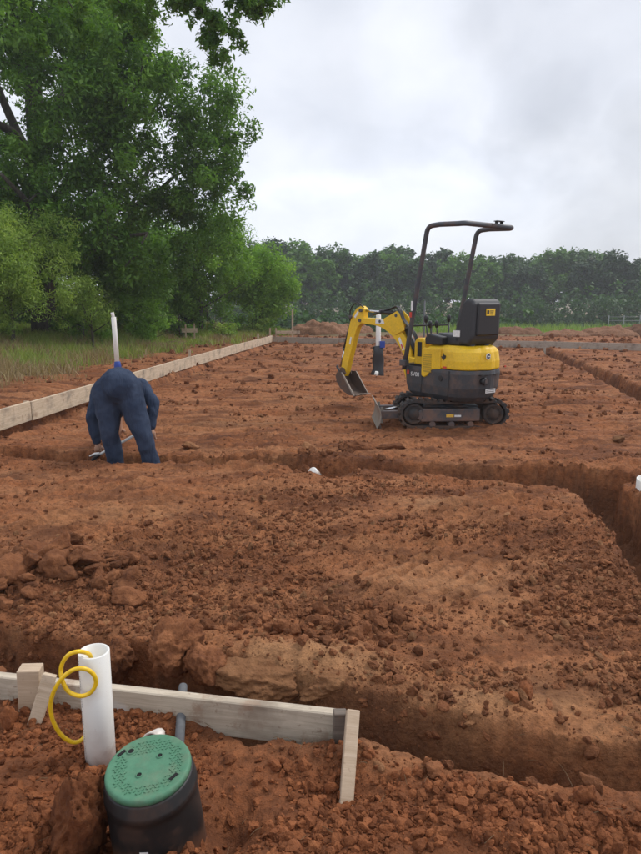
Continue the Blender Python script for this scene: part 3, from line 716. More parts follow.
def big_tree():
    base = Vector((-8.8, 20.5, .1)); ctr = np.array([-8.6, 20.5, 8.2]); rad = np.array([6.6, 6.0, 7.6])
    root = empty('pecan_tree', base, label='huge dark green broadleaf tree filling the upper left, limbs reaching overhead', cat='tree')
    clumps = []
    r2 = np.random.default_rng(3)
    lobes = []
    for i in range(34):
        d = r2.normal(size=3); d[2] = abs(d[2])*1. if i % 3 else d[2]*.8; d /= np.linalg.norm(d)
        lobes.append((ctr+d*rad*r2.uniform(.55, .86), r2.uniform(1.2, 2.1)))
    lobes += [(np.array([-3.1, 19.4, 5.6]), 1.4), (np.array([-3.0, 19.6, 4.5]), 1.2), (np.array([-2.9, 19.6, 6.6]), 1.2), (np.array([-3.7, 20.2, 3.4]), 1.3), (np.array([-7.2, 18.5, 4.9]), 1.8), (np.array([-10.5, 17, 6]), 1.8), (np.array([-9, 17.5, 2.8]), 1.7), (np.array([-12.5, 17.5, 6.5]), 2.), (np.array([-5.6, 18.8, 4.6]), 1.5), (np.array([-3.6, 19.8, 7.6]), 1.7), (np.array([-3.9, 19.3, 5.0]), 1.5), (np.array([-3.4, 20, 6.2]), 1.25), (np.array([-4.6, 20.5, 3.6]), 1.5), (np.array([-6.3, 18, 3.6]), 1.7), (np.array([-8.5, 17, 3.8]), 1.7), (np.array([-5, 19, 8.7]), 1.4),
              (np.array([-6.6, 16.5, 6.2]), 1.8), (np.array([-9.5, 15.8, 5.4]), 1.9), (np.array([-4.9, 18, 6.6]), 1.5), (np.array([-11.5, 16.8, 4]), 1.8), (np.array([-8, 16.2, 8.4]), 1.8), (np.array([-5.9, 21, 2.7]), 1.5), (np.array([-7.6, 18.2, 2.5]), 1.4), (np.array([-10.4, 18.5, 2.6]), 1.5)]
    for c, r in lobes:
        n = int(20*r*r/2)
        c = np.array([c[0], max(c[1], 18.2), c[2]])
        for k in range(n):
            d = r2.normal(size=3); d /= np.linalg.norm(d)
            p = c+d*r*r2.uniform(.35, 1.0)
            clumps.append((p, r2.uniform(.28, .58)))
    # trim to leave a believable edge against the sky
    clumps = [c for c in clumps if c[0][2] > 1.2 and c[0][0]+.0*c[0][2] < -2.05-abs(c[0][2]-6)*.06+r2.uniform(-.25, .12)]
    clumps = [c for c in clumps if not (c[0][0] > -6 and c[0][2] > 8.9-(c[0][0]+5.5)*.42+r2.uniform(-.3, .3))]
    w = [c for c in clumps]
    bl = Vector((0, 0, 0))
    wc = [(np.array(c[0])-np.array(base), c[1]) for c in w]
    limbs = [[(0, 0, -.3), (.1, .1, 2.0), (.3, .0, 4.2), (.2, .1, 7.0), (.4, 0, 11)]]
    for a, e, l, z0 in ((0, 25, 4.6, 3.2), (40, 30, 4.4, 4.), (-35, 35, 5.2, 3.6), (-80, 20, 4.2, 3.), (180, 30, 5, 3.4), (120, 30, 4.6, 4.), (-130, 30, 4.8, 3.8), (-10, 60, 6, 5), (150, 60, 6, 5), (70, 60, 5.5, 5.5), (-70, 62, 5.6, 5.2), (-30, 8, 4.4, 2.6), (-100, 45, 5, 4.4)):
        d = Vector((math.cos(R(a))*math.cos(R(e)), math.sin(R(a))*math.cos(R(e)), math.sin(R(e))))
        s = Vector((.25, .05, z0)); q = Vector((random.uniform(-.4, .4), random.uniform(-.4, .4), random.uniform(-.2, .5)))
        limbs.append([s, s+d*l*.35+q*.6, s+d*l*.7-q, s+d*l])
    limb_tree(root, base, limbs, wc, .42, .022)
    me = crown(wc, 170, 1, .15, .40, .42, .5)
    link('crown', me, M['leaf'], root)
    print('big tree clumps', len(wc))
    # overhanging branch of a nearer tree, reaching in from the upper left
    b0 = Vector((-7.2, 6.2, 0)); r = empty('overhanging_tree', b0, label='nearer tree whose thin leafy branch hangs in at the top left of the sky', cat='tree')
    tip = []
    pth = [at(-60, -30, 12.), at(40, -12, 11.9), at(110, -6, 11.8), at(165, -4, 11.7), at(225, -12, 11.6), at(265, -8, 11.5)]
    P = catmull([b0*0+Vector((0, 0, -.2)), Vector((.1, .6, 2.5)), Vector((-.2, 3., 5.0))], 6)
    MB().tube(P, list(np.linspace(.2, .11, len(P))), 9).build('trunk', M['bark'], r)
    mb = MB(); main = catmull([P[-1]+b0]+pth, 6)
    mb.tube([p-b0 for p in main], list(np.linspace(.10, .012, len(main))), 7)
    sub = [[at(190, -8, 11.6), at(205, 18, 11.6), at(212, 40, 11.6), at(222, 62, 11.6)], [at(205, 18, 11.6), at(222, 22, 11.5), at(236, 38, 11.5)], [at(225, -14, 11.6), at(250, 0, 11.5), at(272, -4, 11.5)], [at(170, -6, 11.7), at(185, 5, 11.7), at(200, 2, 11.6)],
           [at(110, -6, 11.8), at(135, 16, 11.9), at(150, 30, 12)], [at(60, -12, 11.9), at(80, 20, 12), at(95, 40, 12)], [at(20, -14, 12), at(35, 20, 12), at(40, 45, 12)], [at(225, -12, 11.6), at(238, 6, 11.6), at(262, 12, 11.5)]]
    cl = []
    for s in sub:
        c = catmull(s, 5); mb.tube([p-b0 for p in c], list(np.linspace(.014, .004, len(c))), 5)
        for p in c[3:]:
            for _ in range(3):
                q = p+Vector((random.gauss(0, .09), random.gauss(0, .12), random.gauss(-.02, .07))); cl.append((np.array(q-b0), random.uniform(.07, .13)))
        cl.append((np.array(c[-1]-b0), .17))
    for p in main[8:]:
        for _ in range(5):
            q = p+Vector((random.gauss(0, .2), random.gauss(0, .25), random.gauss(.05, .16))); cl.append((np.array(q-b0), random.uniform(.08, .17)))
    mb.build('branches', M['bark'], r)
    link('crown', crown(cl, 30, 1, .105, .36, .40, .5), M['leaf'], r)
big_tree()

def lobe_tree(name, base, h, rx, n_lobe, per_area, leafsize, mat, label, cat, clump=.3, per=90, low=.25, trunk=.12, seed=0, group=None, aspect=.42, tone=.45, droop=.3):
    r2 = np.random.default_rng(seed+40); base = Vector(base)
    root = empty(name, base, label=label, cat=cat, group=group)
    clumps = []
    zc = h*(1+low)/2
    for i in range(n_lobe):
        d = r2.normal(size=3); d /= np.linalg.norm(d)
        c = np.array([0, 0, zc])+d*np.array([rx, rx, h*(1-low)/2])*r2.uniform(.35, .75); rr = r2.uniform(.3, .45)*min(rx, h*.5)
        for k in range(int(per_area*rr*rr)):
            e = r2.normal(size=3); e /= np.linalg.norm(e); p = c+e*rr*r2.uniform(.45, 1)
            if p[2] > .15: clumps.append((p, clump*r2.uniform(.6, 1.3)))
    limbs = [[(0, 0, -.2), (.05*h/4, 0, h*.25), (0, .04*h/4, h*.5), (.03, 0, h*.8)]]
    for i in range(7):
        a = i*2.4; l = rx*.7; z0 = h*(.22+.07*i)
        limbs.append([(0, 0, z0), (math.cos(a)*l*.5, math.sin(a)*l*.5, z0+h*.1), (math.cos(a)*l, math.sin(a)*l, z0+h*.2)])
    limb_tree(root, base, limbs, clumps, trunk, trunk*.12)
    link('crown', crown(clumps, per, 1, leafsize, aspect, tone, droop), mat, root)
    return root
lobe_tree('mesquite_tree', (-7.75, 16.2, .15), 3.9, 2.35, 30, 36, .10, M['leaf_light'], 'small feathery pale green tree with a thin trunk at the left edge', 'tree', .27, 100, .08, .055, 1, aspect=.22, tone=.5, droop=.9)
lobe_tree('mesquite_tree', (-6.1, 17.2, .15), 2.2, 1.05, 12, 36, .095, M['leaf_light'], 'lower drooping pale green sapling above the leaning white pipe', 'tree', .22, 80, .05, .04, 2, aspect=.24, tone=.42, droop=.9)
for i, (x, y, h, rx, lab, m) in enumerate(((-4.8, 25.8, 5.2, 2.6, 'rounded mid green bushy tree under the edge of the huge crown', 'leaf_mid'), (-2.7, 28.8, 4.3, 2.1, 'light green bushy tree at the right end of the left thicket', 'leaf_mid'),
        (-7.4, 23.5, 5.2, 2.6, 'dense green bushy tree in the shade behind the crossed stakes', 'leaf'), (-10.6, 22., 5.6, 2.7, 'dense dark bushy tree behind the feathery pale tree', 'leaf'), (-13.6, 20., 6, 2.8, 'dark bushy tree filling the thicket at the far left', 'leaf'))):
    lobe_tree('bushy_tree', (x, y, 0), h, rx, 26, 17, .13, M[m], lab, 'tree', .36, 95, .04, .09, 10+i, 'bushy trees of the left thicket', tone=.5)
for i, (x, y, h, rx, lab, m) in enumerate(((-8.6, 21.6, 2.3, 1.6, 'broad green shrub in front of the great trunk at the left', 'leaf_mid'), (-6.4, 23.2, 2.5, 1.7, 'broad bright shrub filling the gap left of the crossed stakes', 'leaf_mid'), (-4.6, 26.3, 2.4, 1.6, 'broad bright shrub filling the gap right of the crossed stakes', 'leaf_mid'), (-11., 19.5, 2.4, 1.8, 'broad shrub behind the thin leaning stem at the left edge', 'leaf_mid'), (-2.9, 29., 2.2, 1.5, 'broad bright shrub under the last bushy tree of the thicket', 'leaf_mid'), (-9.8, 18.3, 1.5, 1.2, 'weedy shrub under the feathery tree, left of its stem', 'leaf_mid'), (-6.9, 18.8, 1.5, 1.1, 'weedy shrub under the feathery tree, right of its stem', 'leaf_mid'), (-5.4, 20.4, 1.3, 1., 'weedy shrub behind the top of the white riser pipe', 'leaf_mid'), (-3.6, 23.6, .9, .8, 'small weedy shrub close to the long left board', 'leaf_light'), (-6.2, 21.5, 1.2, .9, 'low green shrub left of the crossed stakes', 'leaf_mid'), (-3.9, 25.2, 1.1, .9, 'low leafy shrub right of the crossed stakes behind the board', 'leaf_mid'), (-2.9, 27.6, 1.1, .9, 'low pale shrub by the far corner of the form boards', 'leaf_light'),
        (-7.6, 19.5, 1.1, .9, 'low shrub between the white pipe and the feathery tree', 'leaf'), (-9.3, 18.5, 1.2, 1., 'low shrub behind the thin trunk of the feathery tree', 'leaf'), (-5.2, 23.8, 1.3, 1., 'leafy shrub just behind the crossed stakes', 'leaf'))):
    lobe_tree('shrub', (x, y, .0), h, rx, 12 if h < 2 else 20, 60 if h < 2 else 24, .10, M[m], lab, 'shrub', .16 if h < 2 else .26, 60, -.25, .03, 30+i, 'shrubs along the left bank', tone=.45)

def far_tree_mesh(seed, h=11, rx=3.9):
    r2 = np.random.default_rng(seed); cl = []
    for i in range(26):
        d = r2.normal(size=3); d /= np.linalg.norm(d)
        c = np.array([0, 0, h*.54])+d*np.array([rx, rx, h*.42])*r2.uniform(.4, .78); rr = r2.uniform(.9, 1.9)
        for k in range(int(9*rr*rr)):
            e = r2.normal(size=3); e /= np.linalg.norm(e); p = c+e*rr*r2.uniform(.55, 1)
            if p[2] > .4: cl.append((p, r2.uniform(.35, .7)))
    return crown(cl, 22, 1, .46, .62, .45, .2)
FT = [far_tree_mesh(60+i, 11+i % 2, 3.6+.35*i) for i in range(5)]
TRK = MB().tube([(0, 0, -.5), (.1, 0, 3), (0, .1, 8)], [.28, .2, .06], 8).mesh('trunk'); TRK.materials.append(M['bark'])
KINDS = ['tall bluish green far tree', 'rounded dark far tree', 'paler green far tree']
def far_trees():
    r2 = np.random.default_rng(5); k = 0
    spots = []
    tops = [(248, 250), (275, 246), (302, 249), (335, 252), (362, 250), (388, 252), (412, 254), (440, 252), (468, 255), (500, 253), (528, 256), (556, 252), (582, 253), (606, 257), (634, 266), (662, 262), (690, 255), (718, 252)]
    names = ['behind the right end of the left thicket', 'over the first heap', 'above the left half of the far dirt heap', 'above the right half of the far dirt heap', 'above the digger arm elbow', 'above the digger boom', 'left of the digger front post',
             'between the two posts of the roll bar', 'beside the rear roll bar post', 'just right of the digger seat', 'between digger and field', 'above the left of the bright field', 'above the right of the bright field', 'left of the wire gate', 'above the wire gate at the right edge', 'just past the right edge of the wire gate', 'second past the gate', 'third past the gate']
    for i, (px, py) in enumerate(tops):
        Y = 88+r2.uniform(-5, 6); p = at(px+r2.uniform(-4, 4), py, Y); spots.append((p.x, Y, p.z+1.7, i, names[i], 0))
    back = [(262, 247), (318, 250), (350, 247), (400, 251), (425, 251), (484, 251), (515, 252), (545, 251), (595, 255), (620, 262), (650, 256), (676, 258)]
    bn = ['behind and between the first pair of trees', 'behind the gap over the far dirt heap', 'rising behind the digger elbow', 'rising behind the digger boom', 'rising behind the front post of the roll bar', 'rising behind the seat', 'behind the gap right of the seat', 'rear row, left of the field', 'behind the right of the field', 'rear row by the gate', 'behind the wire gate', 'past the wire gate']
    for i, (px, py) in enumerate(back):
        Y = 99+r2.uniform(-3, 5); p = at(px, py, Y); spots.append((p.x, Y, p.z+1.7, i+3, bn[i], 1))
    for x, Y, h, i, nm, b in spots:
        m = FT[i % 5]; root = empty('line_tree', (x, Y, -1.7), r2.uniform(0, 6.28), label=KINDS[i % 3]+' '+nm, cat='tree', group='trees of the far line')
        o = link('crown', m, None, root)
        if not m.materials: m.materials.append(M['leaf_far'])
        if i % 3:
            o.material_slots[0].link = 'OBJECT'; o.material_slots[0].material = M['leaf_far_b' if i % 3 == 2 else 'leaf_far_c']
        s = h/(11+(i % 5) % 2)*r2.uniform(.95, 1.2); o.scale = (s*1.08, s*1.08, s)
        t = link('trunk', TRK, None, root); t.scale = (s, s, s)
far_trees()
# nearer thicket between the two: low undergrowth at the foot of the far line
def understorey():
    cl = []
    r2 = np.random.default_rng(9)
    for i in range(1500):
        x = r2.uniform(-14, 62); cl.append((np.array([x, 76+r2.uniform(-2, 3), -1.7+abs(r2.normal(0, 2.0))]), r2.uniform(.5, 1.0)))
    for i in range(800):
        x = r2.uniform(-14, 62); cl.append((np.array([x, 74+r2.uniform(-1, 2), -1.7+abs(r2.normal(0, .6))]), r2.uniform(.5, .9)))
    for i in range(520):
        x = r2.uniform(-7, 15.5); cl.append((np.array([x, 50+r2.uniform(-2, 2), -1.6+abs(r2.normal(0, .9))]), r2.uniform(.35, .7)))
    for i in range(420):
        x = r2.uniform(-34, -5); cl.append((np.array([x, 28+r2.uniform(-2, 2)-.12*(x+5)*0, .1+abs(r2.normal(0, 1.3))]), r2.uniform(.35, .7)))
    o = link('undergrowth', crown(cl, 20, 1, .44, .65, .35, .2), M['leaf_far']); tag(o, 'dark undergrowth along the foot of the far tree line', kind='stuff')
understorey()

def blades(name, mat, pts, hgt, wid, lean, label, tone_mu=.45):
    n = len(pts); a = rng.uniform(0, 6.28, n); h = hgt; d = np.stack([np.cos(a), np.sin(a), np.zeros(n)], -1)
    ln = rng.normal(size=(n, 3)); ln[:, 2] = 0; up = np.array([0, 0, 1.])
    p0 = pts; p1 = pts+up*h[:, None]*.55+ln*(lean*h*.35)[:, None]; p2 = pts+up*h[:, None]*.95+ln*(lean*h*1.1)[:, None]
    w = wid[:, None]
    v = np.stack([p0-d*w, p0+d*w, p1+d*w*.7, p1-d*w*.7, p2], 1).reshape(-1, 3)
    b = np.arange(n)*5
    t = np.concatenate([np.stack([b, b+1, b+2], -1), np.stack([b, b+2, b+3], -1), np.stack([b+3, b+2, b+4], -1)])
    me = bpy.data.meshes.new(name); fast_mesh(me, v, t, 3)
    tn = np.clip(tone_mu+rng.normal(0, .2, n), 0, 1); at_ = me.attributes.new('tone', 'FLOAT', 'FACE'); at_.data.foreach_set('value', np.tile(tn, 3).astype(np.float32))
    return tag(link(name, me, mat), label, kind='stuff')
def grasses():
    n = 100000; y = rng.uniform(9, 31, n); x = left_line(y)-rng.uniform(0, 1, n)**.9*(10+y*.1)
    t, r, g = zone(x, y); f = fbm(x*.7, y*.7, 3, 301)
    dry = (f+.42*sstep(17, 11, y)+.12*sstep(3.5, 1.5, left_line(y)-x) > .14)
    k = (rng.uniform(0, 1, n) < g)
    for nm, m, sel, lab, hm in (('green_grass', M['grass'], k & ~dry, 'tall green grass on the bank left of the form boards', .42), ('dry_grass', M['grass_dry'], k & dry, 'matted dry brown grass at the left edge of the bank', .40)):
        xx, yy = x[sel], y[sel]; z = height(xx, yy, False)
        hmul = 1-.75*np.exp(-((xx+4.75)/.7)**4-((yy-21.4)/2.2)**4)
        h = hmul*hm*rng.uniform(.4, 1.3, len(xx))*(.6+.4*sstep(1, 4, left_line(yy)-xx))
        blades(nm, m, np.stack([xx, yy, z-.02], -1), h, np.full(len(xx), .008)*(.5+yy/22), np.full(len(xx), .38), lab)
    n = 26000; y = rng.uniform(30, 80, n); x = rng.uniform(.2, 1.0, n)*y*.62
    z = height(x, y, False); blades('field_grass', M['grass_field'], np.stack([x, y, z], -1), .42*rng.uniform(.5, 1.4, n), .02*(y/40), np.full(n, .3), 'bright green grass field between the dirt heaps and the far trees')
grasses()

def heap(name, px, py, Y, size, label, seed):
    p = at(px, py, Y); v, f = ICO[5]; v = v.copy()
    z = np.clip(v[:, 2], -.15, 1)
    out = np.stack([v[:, 0], v[:, 1], z], -1)
    r = np.hypot(v[:, 0], v[:, 1])
    dsp = fbm(v[:, 0]*2+seed*5, v[:, 1]*2, 5, 400+seed, .62)
    out[:, 2] = z*(.72+.75*dsp)+.05*fbm(v[:, 0]*12, v[:, 1]*12, 3, 410+seed)
    out[:, :2] *= (1+.25*fbm(v[:, 0]*1.5+9, v[:, 1]*1.5+seed, 3, 420))[:, None]
    me = bpy.data.meshes.new(name); fast_mesh(me, out*np.array(size)*np.array((1, 1, 1.35)), f, 3); me.polygons.foreach_set('use_smooth', np.ones(len(f), bool))
    o = link(name, me, M['heap']); o.location = (p.x, Y, float(height(np.array([p.x]), np.array([Y]), False)[0])-.03)
    return tag(o, label, 'dirt heap', 'spoil heaps beyond the far board')
heap('spoil_heap', 320, 330, 30, (1.5, 1.2, .52), 'tan dirt heap beyond the far board, left of the digger arm', 1)
heap('spoil_heap', 352, 332, 31, (1.0, 1., .42), 'dirt heap showing through under the digger boom', 2)
heap('spoil_heap', 517, 336, 30, (1.1, .9, .36), 'small dirt heap just right of the digger seat', 3)
heap('spoil_heap', 566, 338, 28, (1.0, .7, .24), 'low flat dirt heap before the bright green field', 4)
heap('spoil_heap', 606, 336, 28.5, (1.3, .8, .40), 'broad dirt heap in front of the wire gate', 5)
heap('spoil_heap', 655, 334, 29, (1.6, .9, .48), 'dirt heap cut off by the right edge', 6)

# ------------------------------------------------------------------ boards, stakes
def board_between(name, a, b, hgt, thick, mat, label, cat='form board', group=None, zb=None, tilt=0):
    """plank standing on edge from a to b (ground-line points)"""
    a = Vector(a); b = Vector(b); d = b-a; L = d.length; mid = (a+b)/2
    n = max(2, int(L/.5)); mb = MB(); ph = random.uniform(0, 9)
    vs = []; fs = []
    for i in range(n+1):
        x = -L/2+L*i/n; w = math.sin(x*1.1+ph)*.006; c = math.sin(x*.8+ph*2)*.004
        for yy, zz in ((-thick/2, -hgt/2), (thick/2, -hgt/2), (thick/2, hgt/2), (-thick/2, hgt/2)): vs.append((x, yy+w, zz+c))
    for i in range(n):
        for k in range(4): fs.append((i*4+k, i*4+(k+1) % 4, (i+1)*4+(k+1) % 4, (i+1)*4+k))
    fs += [(0, 1, 2, 3), (n*4+3, n*4+2, n*4+1, n*4)]
    mb.add(vs, fs); o = mb.build(name, mat); bevel(o, min(.004, thick*.12), 1)
    o.location = mid+Vector((0, 0, hgt/2)); yaw = math.atan2(d.y, d.x); pit = math.asin(d.z/L)
    o.rotation_euler = (Matrix.Rotation(yaw, 4, 'Z') @ Matrix.Rotation(-pit, 4, 'Y') @ Matrix.Rotation(tilt, 4, 'X')).to_euler()
    return tag(o, label, cat, group)
def stake(name, bot, top, w, t, mat, label, yaw=0., cat='stake', group=None, point=False):
    bot = Vector(bot); top = Vector(top); d = top-bot; L = d.length
    mb = MB()
    if point:
        mb.prism([(-w/2, L*.12), (-w/2, L), (w/2, L), (w/2, L*.12), (0, 0)], -t/2, t/2, 'y')
    else: mb.box((0, 0, L/2), (w, t, L))
    o = mb.build(name, mat); bevel(o, .0025, 1)
    q = Vector((0, 0, 1)).rotation_difference(d.normalized()); o.rotation_mode = 'QUATERNION'
    o.rotation_quaternion = q @ Matrix.Rotation(yaw, 3, 'Z').to_quaternion(); o.location = bot
    return tag(o, label, cat, group)
LG = 'form boards along the left side'
pl = [(-60, 449), (31, 421), (191, 367.5), (271.7, 341.5)]
# the board stands a little proud of the trench, so its feet are found on the plane z = .0
L0, L1, L2, L3 = [gp(*q, z=.02) for q in ((-40, 441), (31, 420.5), (191, 367), (272, 342))]
L0 = L1+(L1-L2).normalized()*2.6
board_between('form_board', L0, L1, .235, .038, M['wood_far'], 'near end of the left form board, running out of the left edge', group=LG)
board_between('form_board', L1+(L2-L1)*.001, L2-(L2-L1)*.001, .235, .038, M['wood_far'], 'long middle form board passing behind the bending worker', group=LG)
board_between('form_board', L2, L3, .235, .038, M['wood_far'], 'far form board of the left side reaching the back corner', group=LG)
FG = 'form boards across the far side'
F = [gp(*q, z=.0) for q in ((273, 342.6), (400, 345.5), (545, 348), (700, 352.5))]
labs = ['grey form board across the back, left of the digger arm', 'grey form board across the back, behind the digger', 'grey form board across the back, right of the small upright stake']
for i in range(3): board_between('form_board', F[i]+(F[i+1]-F[i])*.001, F[i+1]-(F[i+1]-F[i])*.001, .215, .04, M['wood_grey'], labs[i], group=FG)
SG = 'stakes along the left form board'
def gstake(px, pyb, pyt, Y, w, label, mat='wood_new', lean=0., group=SG, yaw=0.):
    b = at(px, pyb, Y); t = at(px+lean, pyt, Y); b.z = min(b.z, zat(b.x, b.y)-.05)
    return stake('wooden_stake', b, t, w, w*.5, M[mat], label, yaw, group=group, point=False)
gstake(189.5, 362, 350, 16.4, .06, 'short pale stake just outside the joint of the left form board')
gstake(258, 341, 333.5, 21.8, .07, 'short pale stake near the far end of the left form board')
gstake(27, 410, 401, 8.7, .07, 'stub of a pale stake outside the near end of the left board', lean=-1)
gstake(270, 339, 328, 25.0, .06, 'thin stake behind the far corner of the form boards')
gstake(276, 339, 328, 25.4, .06, 'second thin stake just right of the one at the far corner')
gstake(292.5, 338, 309.5, 25.6, .07, 'tall thin pale pole at the far corner by the first dirt heap', mat='wood_far')
gstake(545, 352, 341, 19.9, .07, 'brown stake on top of the far board where the right trench starts', mat='wood_grey', group=None)
gstake(417, 348, 339, 21.5, .06, 'small stake behind the far board near the digger post', mat='wood_grey', group=None)
board_between('loose_board', at(48, 388, 12.2), at(78, 380, 13.6), .025, .14, M['wood_far'], 'short plank lying in the dirt outside the left board', cat='plank')
board_between('loose_board', at(84, 378, 12.9), at(113, 369, 14.6), .025, .16, M['wood_far'], 'second plank lying outside the left board, beside the white pipe', cat='plank')
board_between('loose_board', at(276, 334, 25.3), at(300, 334, 25.3), .12, .03, M['wood_far'], 'short board nailed level at the far corner behind the forms', cat='plank')
# crossed stakes
q = at(190, 343, 23.)
bb = empty('batter_board', (q.x, 23., zat(q.x, 23.)), 0, label='pair of thin stakes with a short crossboard on the grassy bank', cat='batter board')
for dx, h in ((-.14, .56), (.17, .60)): bevel(MB().box((dx, 0, h/2-.05), (.05, .025, h+.1)).build('stake', M['wood_new'], bb), .003, 1)
bevel(MB().box((0, -.0275, .36), (.56, .025, .15)).build('crossboard', M['wood_far'], bb), .003, 1)

# front board and its stakes
A = at(-30, 672, 2.12); B = at(347, 712, 1.93)
fb = board_between('form_board', (A.x, A.y, A.z-.135), (B.x-.012, B.y, B.z-.135), .135, .036, M['board_scuffed'], 'grey weathered form board across the front with a pale scuff', tilt=.0)
A2, B2 = A, B
def on_front(px, py, dy=0.):
    t = (px+30)/377; Y = 2.12+(1.93-2.12)*t; return at(px, py, Y+dy)
p = on_front(31, 700, -.052); tp = on_front(30, 667, -.052)
stake('wooden_stake', (p.x, p.y, p.z-.10), (tp.x, tp.y, tp.z), .075, .055, M['wood_new'], 'short thick pale block standing against the front board at the left', .1)
p = on_front(34, 726, -.12); tp = on_front(50, 674, -.07)
stake('wooden_stake', p+(p-tp)*.3, tp, .045, .022, M['wood_far'], 'weathered stake leaning right beside the thick block at the left', .1)
M['wood_dark'] = wood_material('dark_grey_stake', (.10, .078, .062), (.19, .155, .125))
p = on_front(338, 765, -.038); tp = on_front(340, 711, -.038)
stake('wooden_stake', p+(p-tp)*.3, tp, .042, .034, M['wood_dark'], 'dark grey stake nailed at the right end of the front board', .05)
p = at(346, 803, 1.69); tp = at(353, 710, 1.865)
stake('wooden_stake', p+(p-tp)*.25, tp, .042, .03, M['wood_new'], 'tall pale stake leaning against the right end of the front board', .08)

# ------------------------------------------------------------------ pipes
def hollow_pipe(name, bot, top, r, label, mat, wall=.006, cat='pipe', seg=40, parent=None):
    bot = Vector(bot); top = Vector(top); L = (top-bot).length
    o = MB().lathe([(r, 0), (r, L-.0015), (r-.0015, L), (r-wall, L), (r-wall, .0)], seg, closed=True).build(name, mat, parent)
    o.rotation_mode = 'QUATERNION'; o.rotation_quaternion = Vector((0, 0, 1)).rotation_difference((top-bot).normalized()); o.location = bot
    if label: tag(o, label, cat)
    return o
PX, PYY = -.699, 1.80
ztop = at(93, 650, PYY).z
pr = empty('white_pipe', (PX, PYY, 0), label='thick white plastic riser pipe standing in front of the board', cat='pipe')
hollow_pipe('pipe_wall', (-.004, 0, -.25), (.003, -.004, ztop), .0465, None, M['pvc'], .0065, parent=pr)
# printed line of small dashes down its left side
pm = MB()
for i in range(44):
    z = ztop-.02-i*.0085
    if i % 7 in (5,): continue
    a = R(224); c = Vector((math.cos(a), math.sin(a), 0)); tt = Vector((-math.sin(a), math.cos(a), 0)); q = c*.0469+Vector((0, -.002, z))
    pm.add([q-tt*.0012, q+tt*.0012, q+tt*.0012+Vector((0, 0, .005)), q-tt*.0012+Vector((0, 0, .005))], [(0, 1, 2, 3)])
o = pm.build('printed_line', M['grey_pvc'], pr); o['kind'] = 'stuff'
def cpt(zx, zy, Y): return at(30+zx*.1872, 620+zy*.1872, Y)
cab = [cpt(330, 215, 1.80), cpt(318, 184, 1.785), cpt(292, 172, 1.765), cpt(255, 168, 1.745), cpt(210, 182, 1.74), cpt(178, 220, 1.74), cpt(165, 265, 1.74), cpt(172, 320, 1.73), cpt(205, 380, 1.73), cpt(270, 405, 1.73), cpt(325, 385, 1.735), cpt(352, 335, 1.735), cpt(335, 285, 1.73), cpt(285, 258, 1.72), cpt(225, 268, 1.715), cpt(172, 310, 1.71), cpt(130, 375, 1.71), cpt(110, 450, 1.72), cpt(120, 530, 1.73), cpt(160, 605, 1.75), cpt(215, 648, 1.77), cpt(262, 648, 1.79), cpt(295, 615, 1.83), cpt(310, 580, 1.87)]
tag(MB().tube(catmull(cab, 8), .0064, 10).build('yellow_tubing', M['cable']), 'bright yellow tubing looped out of the top of the white pipe', 'tubing')
# pipes behind the valve box
hollow_pipe('white_pipe', at(150, 742, 1.86), at(176, 729, 2.10), .030, 'short white pipe lying low between the front board and valve box', M['pvc'])
hollow_pipe('grey_conduit', at(179, 748, 1.85), at(183, 686, 2.16), .016, 'grey plastic conduit passing under the front board into the trench', M['grey_pvc'], .004)
# stub in the trench
sp = gp(316, 479, -.03)
stub = empty('pipe_stub', sp, label='short white pipe stub with an open bluish end in the middle trench', cat='pipe')
MB().tube([(.10, .14, -.10), (.0, .0, .035)], .036, 24).build('pipe_wall', M['grey_pvc'], stub)
MB().tube([(.0, .0, .035), (-.03, -.045, .078), (-.032, -.048, .081)], [.041, .041, .034], 24).build('pipe_cap', M['pvc'], stub)
# left riser
b = at(117.5, 366, 12.2); t = at(113.5, 317, 12.2)
rz = empty('riser_pipe', b, label='slim white riser pipe with a blue wrapped foot behind the worker', cat='pipe')
hollow_pipe('pipe_wall', Vector((0, 0, -.2)), t-b, .045, None, M['pvc'], parent=rz)
hollow_pipe('pipe_top', (t-b)*.97, (t-b)*1.09+Vector((-.02, 0, 0)), .030, None, M['pvc'], parent=rz)
MB().lathe([(.0, -.15), (.065, -.15), (.06, -.05), (.068, .0), (.055, .07), (.046, .09)], 20).build('blue_wrap', M['blue'], rz)
# riser beyond the digger
b = at(378, 376, 12.9); t = at(378.5, 314, 12.9)
rz = empty('riser_pipe', (b.x, b.y, zat(b.x, b.y)), label='white riser pipe with black plastic round its foot, seen under the digger boom', cat='pipe')
b = Vector(rz.location)
hollow_pipe('pipe_wall', Vector((0, 0, -.1)), t-b, .05, None, M['pvc'], parent=rz)
prof = [(.12, -.05), (.14, .05), (.10, .15), (.115, .3), (.10, .45), (.105, .58), (.06, .60)]
w = MB().lathe(prof, 18).build('black_wrap', M['black'], rz)
for v in w.data.vertices: v.co.x *= 1+.25*mnoise.noise(v.co*9); v.co.y *= 1+.25*mnoise.noise(v.co*9+Vector((3, 3, 3)))
MB().box((.07, -.07, .63), (.10, .06, .13)).build('blue_cap', M['blue'], rz)
MB().tube([(-.06, -.16, -.03), (-.04, -.18, .10)], [.05, .035], 10).build('white_end', M['pvc'], rz)
MB().tube([(0, 0, 0), (.01, 0, .75), (0, 0, 1.47)], .016, 8).build('thin_pole', M['grey_pvc'], None, (at(423.5, 340, 12.).x, 12., 0))
tag(bpy.data.objects['thin_pole'], 'thin grey pole standing beyond the front post of the digger', 'pole')
# pipe at right frame edge
hollow_pipe('white_pipe', (2.46, 4.66, -.2), (2.43, 4.60, .16), .07, 'white pipe end cut off by the right edge beside the trench', M['pvc'])

